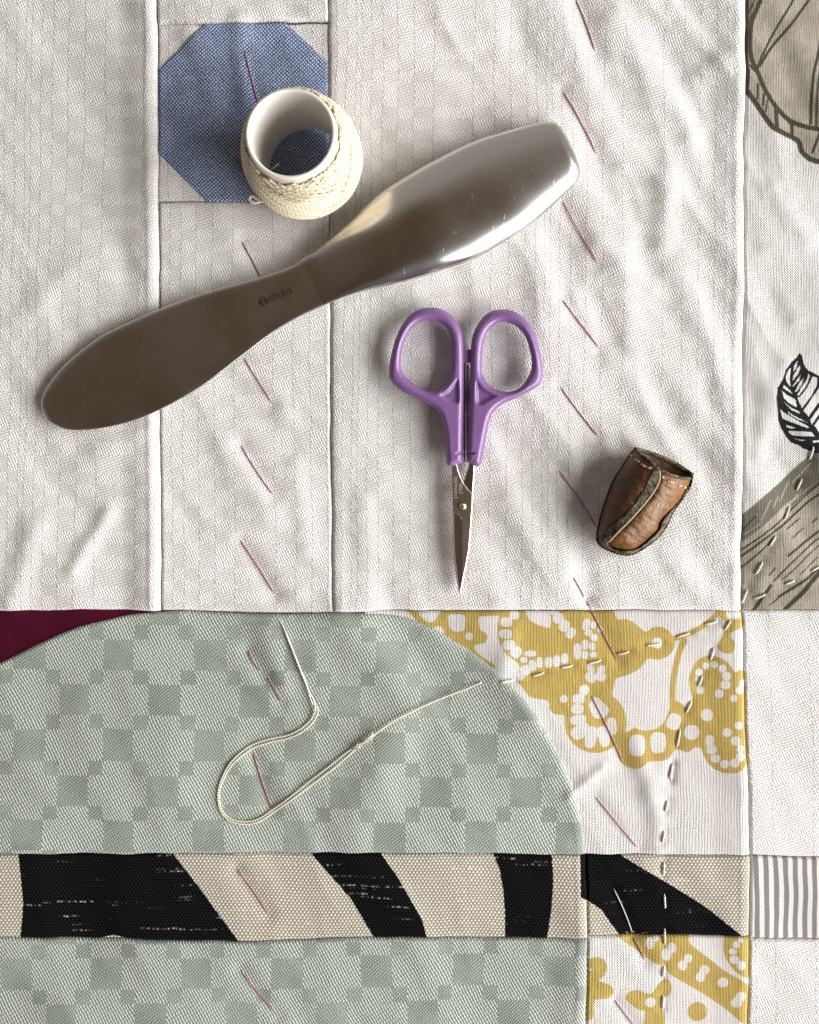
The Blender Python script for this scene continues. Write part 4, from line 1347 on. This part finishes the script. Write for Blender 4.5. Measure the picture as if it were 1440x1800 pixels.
emt = lettering("embossed_lettering", "CEBE", a_, b_, 6.0, mat_leather("worn embossing", (0.30, 0.16, 0.06), (0.42, 0.25, 0.10), (0.5, 0.32, 0.15)), thim,
          lambda x, y: float(thz(np.array([x]), np.array([y]))[0]) - 0.28)
under(emt, front_p)

# ------------------------------------------------------------------ spool of thread
SPH = 28.0
spx, spy = 542.0, 296.0
sl = W(np.array([spx]), np.array([spy]), np.array([0.0]))[0]
spool = empty("thread_spool", (sl[0], sl[1], 0.0008), "spool of cream cotton thread wound on a hollow white tube", "spool")


spool.rotation_euler = (0.01, -0.065, 0)


def lathe(name, prof_, mat, parent, seg=96):
    pr = np.array(prof_) * 0.001
    a = np.linspace(0, 2 * np.pi, seg, endpoint=False)
    V = np.stack([pr[:, 0, None] * np.cos(a), pr[:, 0, None] * np.sin(a), pr[:, 1, None] + 0 * a], -1)
    n = len(pr)
    i = np.arange(n - 1)[:, None] * seg; j = np.arange(seg)[None]
    F = np.stack([i + j, i + (j + 1) % seg, i + seg + (j + 1) % seg, i + seg + j], -1).reshape(-1, 4)
    UV = np.stack(np.broadcast_arrays(pr[:, 1, None] * 1000, (a / (2 * np.pi) * 90)[None]), -1).reshape(-1, 2)
    return make_mesh(name, V.reshape(-1, 3), F, mat, parent, UV)


mc = Mat("ivory plastic tube")
M_TUBE = mc.done(mc.mix(mc.noise(mc.obj(), 60, 2, 0.5), (0.72, 0.69, 0.62), (0.80, 0.77, 0.71)), mc.ramp(mc.noise(mc.obj(), 300, 3, 0.5), 0.3, 0.7, 0.28, 0.42),
                 Specular_IOR_Level=0.5, Subsurface_Weight=0.15, Subsurface_Radius=(0.002, 0.0015, 0.001), Subsurface_Scale=1.0)
lathe("core_tube", [(10.6, 0.2), (10.55, 5), (10.5, 14), (10.5, SPH - 0.9), (10.6, SPH - 0.3), (10.85, SPH), (11.2, SPH), (11.55, SPH - 0.3), (11.65, SPH - 0.9),
                    (11.7, SPH - 1.6), (11.6, 14), (11.6, 1.4), (11.9, 0.7), (11.6, 0.1), (10.9, 0.0), (10.6, 0.2)], M_TUBE, spool)


def barrel(z):
    t = np.clip((z - 1.0) / (SPH - 2.6), 0, 1)
    return 11.8 + 3.5 * np.sin(np.pi * t ** 0.55) ** 0.95


zz = np.linspace(1.0, SPH - 1.6, 30)
base = lathe("thread_core", [(11.5, 1.0)] + [(barrel(z) - 0.35, z) for z in zz] + [(11.5, SPH - 1.6)], M_WOUND, spool)
rs = np.random.RandomState(4)
paths = []
seg = 44
th_ = 0.0
N = 0
for g in range(18):
    up = g % 2 == 0
    turn = 0.42 + 0.14 * rs.rand()
    for k in range(17):                      # a band of threads laid side by side
        N += 1
        t = np.linspace(0, 1, seg)
        zlo = 1.6 + 1.6 * rs.rand() + 0.12 * k; zhi = SPH - 2.1 - 1.6 * rs.rand() - 0.10 * k
        e = 0.6 * t + 0.4 * (0.5 - 0.5 * np.cos(np.pi * t))
        z = zlo + (zhi - zlo) * (e if up else 1 - e)
        a = th_ + 2 * np.pi * turn * t + 0.008 * rs.randn()
        r = barrel(z) + 0.9 * g / 18 * np.sin(np.pi * np.clip(z / SPH, 0, 1)) ** 0.8 + 0.07 * rs.randn()
        pth = np.stack([r * np.cos(a), r * np.sin(a), z], -1) * 0.001
        paths.append(tube(pth, 0.00030, 6))
        th_ += 0.068
    th_ += 2 * np.pi * turn + 0.9 * rs.rand()
V, F, U = join(paths)
wd = make_mesh("thread_winding", V, F, M_WOUND, spool, U)
wd["kind"] = "stuff"
# little loop standing off the ball at the left, and the cut tail inside the tube
Lp = np.array(smooth_pts([(462, 352), (452, 345), (446, 342), (442, 348), (449, 354), (460, 353), (475, 350)], 6, False))
zl = 12.0 + 0 * Lp[:, 0]
v, f, u = tube(W(Lp[:, 0], Lp[:, 1], zl), 0.00034, 7)
o = make_mesh("loose_loop", v, f, M_CREAM, None, u); adopt(o, spool)
Lt = np.array(smooth_pts([(474, 302), (480, 296), (486, 292), (492, 287)], 5, False))
v, f, u = tube(W(Lt[:, 0] , Lt[:, 1], np.linspace(6.0, 9.0, len(Lt))), 0.00034, 7)
o = make_mesh("thread_end", v, f, M_CREAM, None, u); adopt(o, spool)

# ------------------------------------------------------------------ needle and working thread
M_NEEDLE = mat_flat("needle steel", (0.80, 0.78, 0.76), 0.32, 0.85)
n0, n1 = np.array([489.5, 1078.0]), np.array([555.0, 1244.0])
tt = np.linspace(0, 1, 40)
nx_, ny_ = n0[0] + (n1[0] - n0[0]) * tt, n0[1] + (n1[1] - n0[1]) * tt
zs = surf(nx_, ny_)
A_ = np.polyfit(tt, zs, 1)
off = (zs - np.polyval(A_, tt)).max()
zn = np.polyval(A_, tt) + off * 0.75 + 0.42
npth = W(nx_, ny_, np.zeros_like(nx_)); npth[:, 2] = zn * 0.001
needle = empty("sewing_needle", tuple(npth[20]), "thin steel sewing needle lying on green check fabric, thread through its eye", "needle")
rr = 0.00030 * np.clip(tt / 0.25, 0.08, 1)
v, f, u = tube(npth[:34], rr[:34], 10)
adopt(make_mesh("shaft", v, f, M_NEEDLE, None, u), needle)
ds_ = (npth[-1] - npth[33]); Ld = np.linalg.norm(ds_); ds_ /= Ld
sd_ = np.array([-ds_[1], ds_[0], 0])
ring_t = np.linspace(0, 2 * np.pi, 33)
cen = (npth[33] + npth[-1]) / 2
loop = cen + np.outer(np.cos(ring_t), ds_) * (Ld / 2) + np.outer(np.sin(ring_t), sd_) * 0.00034
v, f, u = tube(loop, 0.00016, 8, False)
adopt(make_mesh("eye", v, f, M_NEEDLE, None, u), needle)

K = crop(340, 1050, 2.4)
two = smooth_pts(K([(514, 452), (522, 470), (513, 498), (492, 528), (455, 560), (400, 588), (340, 602), (270, 622), (210, 655), (160, 700), (125, 760), (108, 820), (113, 880),
                    (140, 925), (185, 948), (240, 952), (290, 935), (340, 900), (400, 855), (470, 800), (540, 748), (610, 695), (670, 645), (715, 605)]), 8, False)
one = smooth_pts(K([(690, 630), (730, 595), (770, 570), (850, 515), (950, 465), (1060, 420), (1140, 390), (1195, 366), (1214, 360)]), 8, False)
th0 = np.array(two)
wt = empty("sewing_thread", tuple(np.append(W(np.array([640.0]), np.array([1320.0]), np.array([0.0]))[0][:2], 0.001)),
           "doubled cream thread looping from the needle to the last stitch on green fabric", "thread")


def lay(pts, side, r, lift, dip_end=False):
    q = np.array(pts); g = np.gradient(q, axis=0); g /= np.linalg.norm(g, axis=1)[:, None]
    q = q + np.stack([-g[:, 1], g[:, 0]], -1) * side[:, None]
    z = surf(q[:, 0], q[:, 1])
    kz = np.ones(9) / 9
    z = np.convolve(np.pad(z, 4, mode='edge'), kz, 'valid')
    z = z + lift + r * 1000
    if dip_end:
        m = np.clip((np.arange(len(q)) - len(q) + 6) / 6, 0, 1)
        z = z - 1.2 * m ** 2
    V = W(q[:, 0], q[:, 1], np.zeros(len(q))); V[:, 2] = z * 0.001
    return tube(V, r, 8)


n = len(two); s_ = np.linspace(0, 1, n)
gap = 2.4 + 0.9 * np.sin(s_ * 9.0) * sstep(0.05, 0.2, s_)
gap = gap * sstep(0.0, 0.04, s_) * (0.35 + 0.65 * sstep(1.0, 0.93, s_))
lift = 0.25 + 0.5 * np.exp(-((s_ - 0.03) / 0.06) ** 2)
for sgn in (-1, 1):
    v, f, u = lay(two, sgn * (gap + 0.8 * np.sin(s_ * 23 + sgn)), 0.00019, lift)
    adopt(make_mesh("strand", v, f, M_CREAM, None, u), wt)
v, f, u = lay(one, np.zeros(len(one)), 0.00022, 0.2 + 0.35 * np.sin(np.pi * np.linspace(0, 1, len(one))), True)
adopt(make_mesh("strand", v, f, M_CREAM, None, u), wt)
# frayed tuft where the two strands meet
fr = []
rs = np.random.RandomState(9)
for k in range(44):
    c = np.array([640 + rs.uniform(-14, 12), 0]); c[1] = 1302 - (c[0] - 640) * 0.72 + rs.uniform(-3, 3)
    a = math.radians(-38 + rs.uniform(-22, 22)); Lf = rs.uniform(6, 13)
    t = np.linspace(-1, 1, 6)
    x = c[0] + math.cos(a) * Lf * t + rs.uniform(-1.5, 1.5) * t ** 2; y = c[1] + math.sin(a) * Lf * t + rs.uniform(-1.5, 1.5) * t ** 2
    V = W(x, y, np.zeros(6)); V[:, 2] = (surf(x, y) + 0.7 + rs.uniform(0, 0.6) * (1 - t ** 2)) * 0.001
    fr.append(tube(V, 0.00011, 5))
V, F, U = join(fr)
o = adopt(make_mesh("frayed_fibre", V, F, M_CREAM, None, U), wt)
o["kind"] = "stuff"
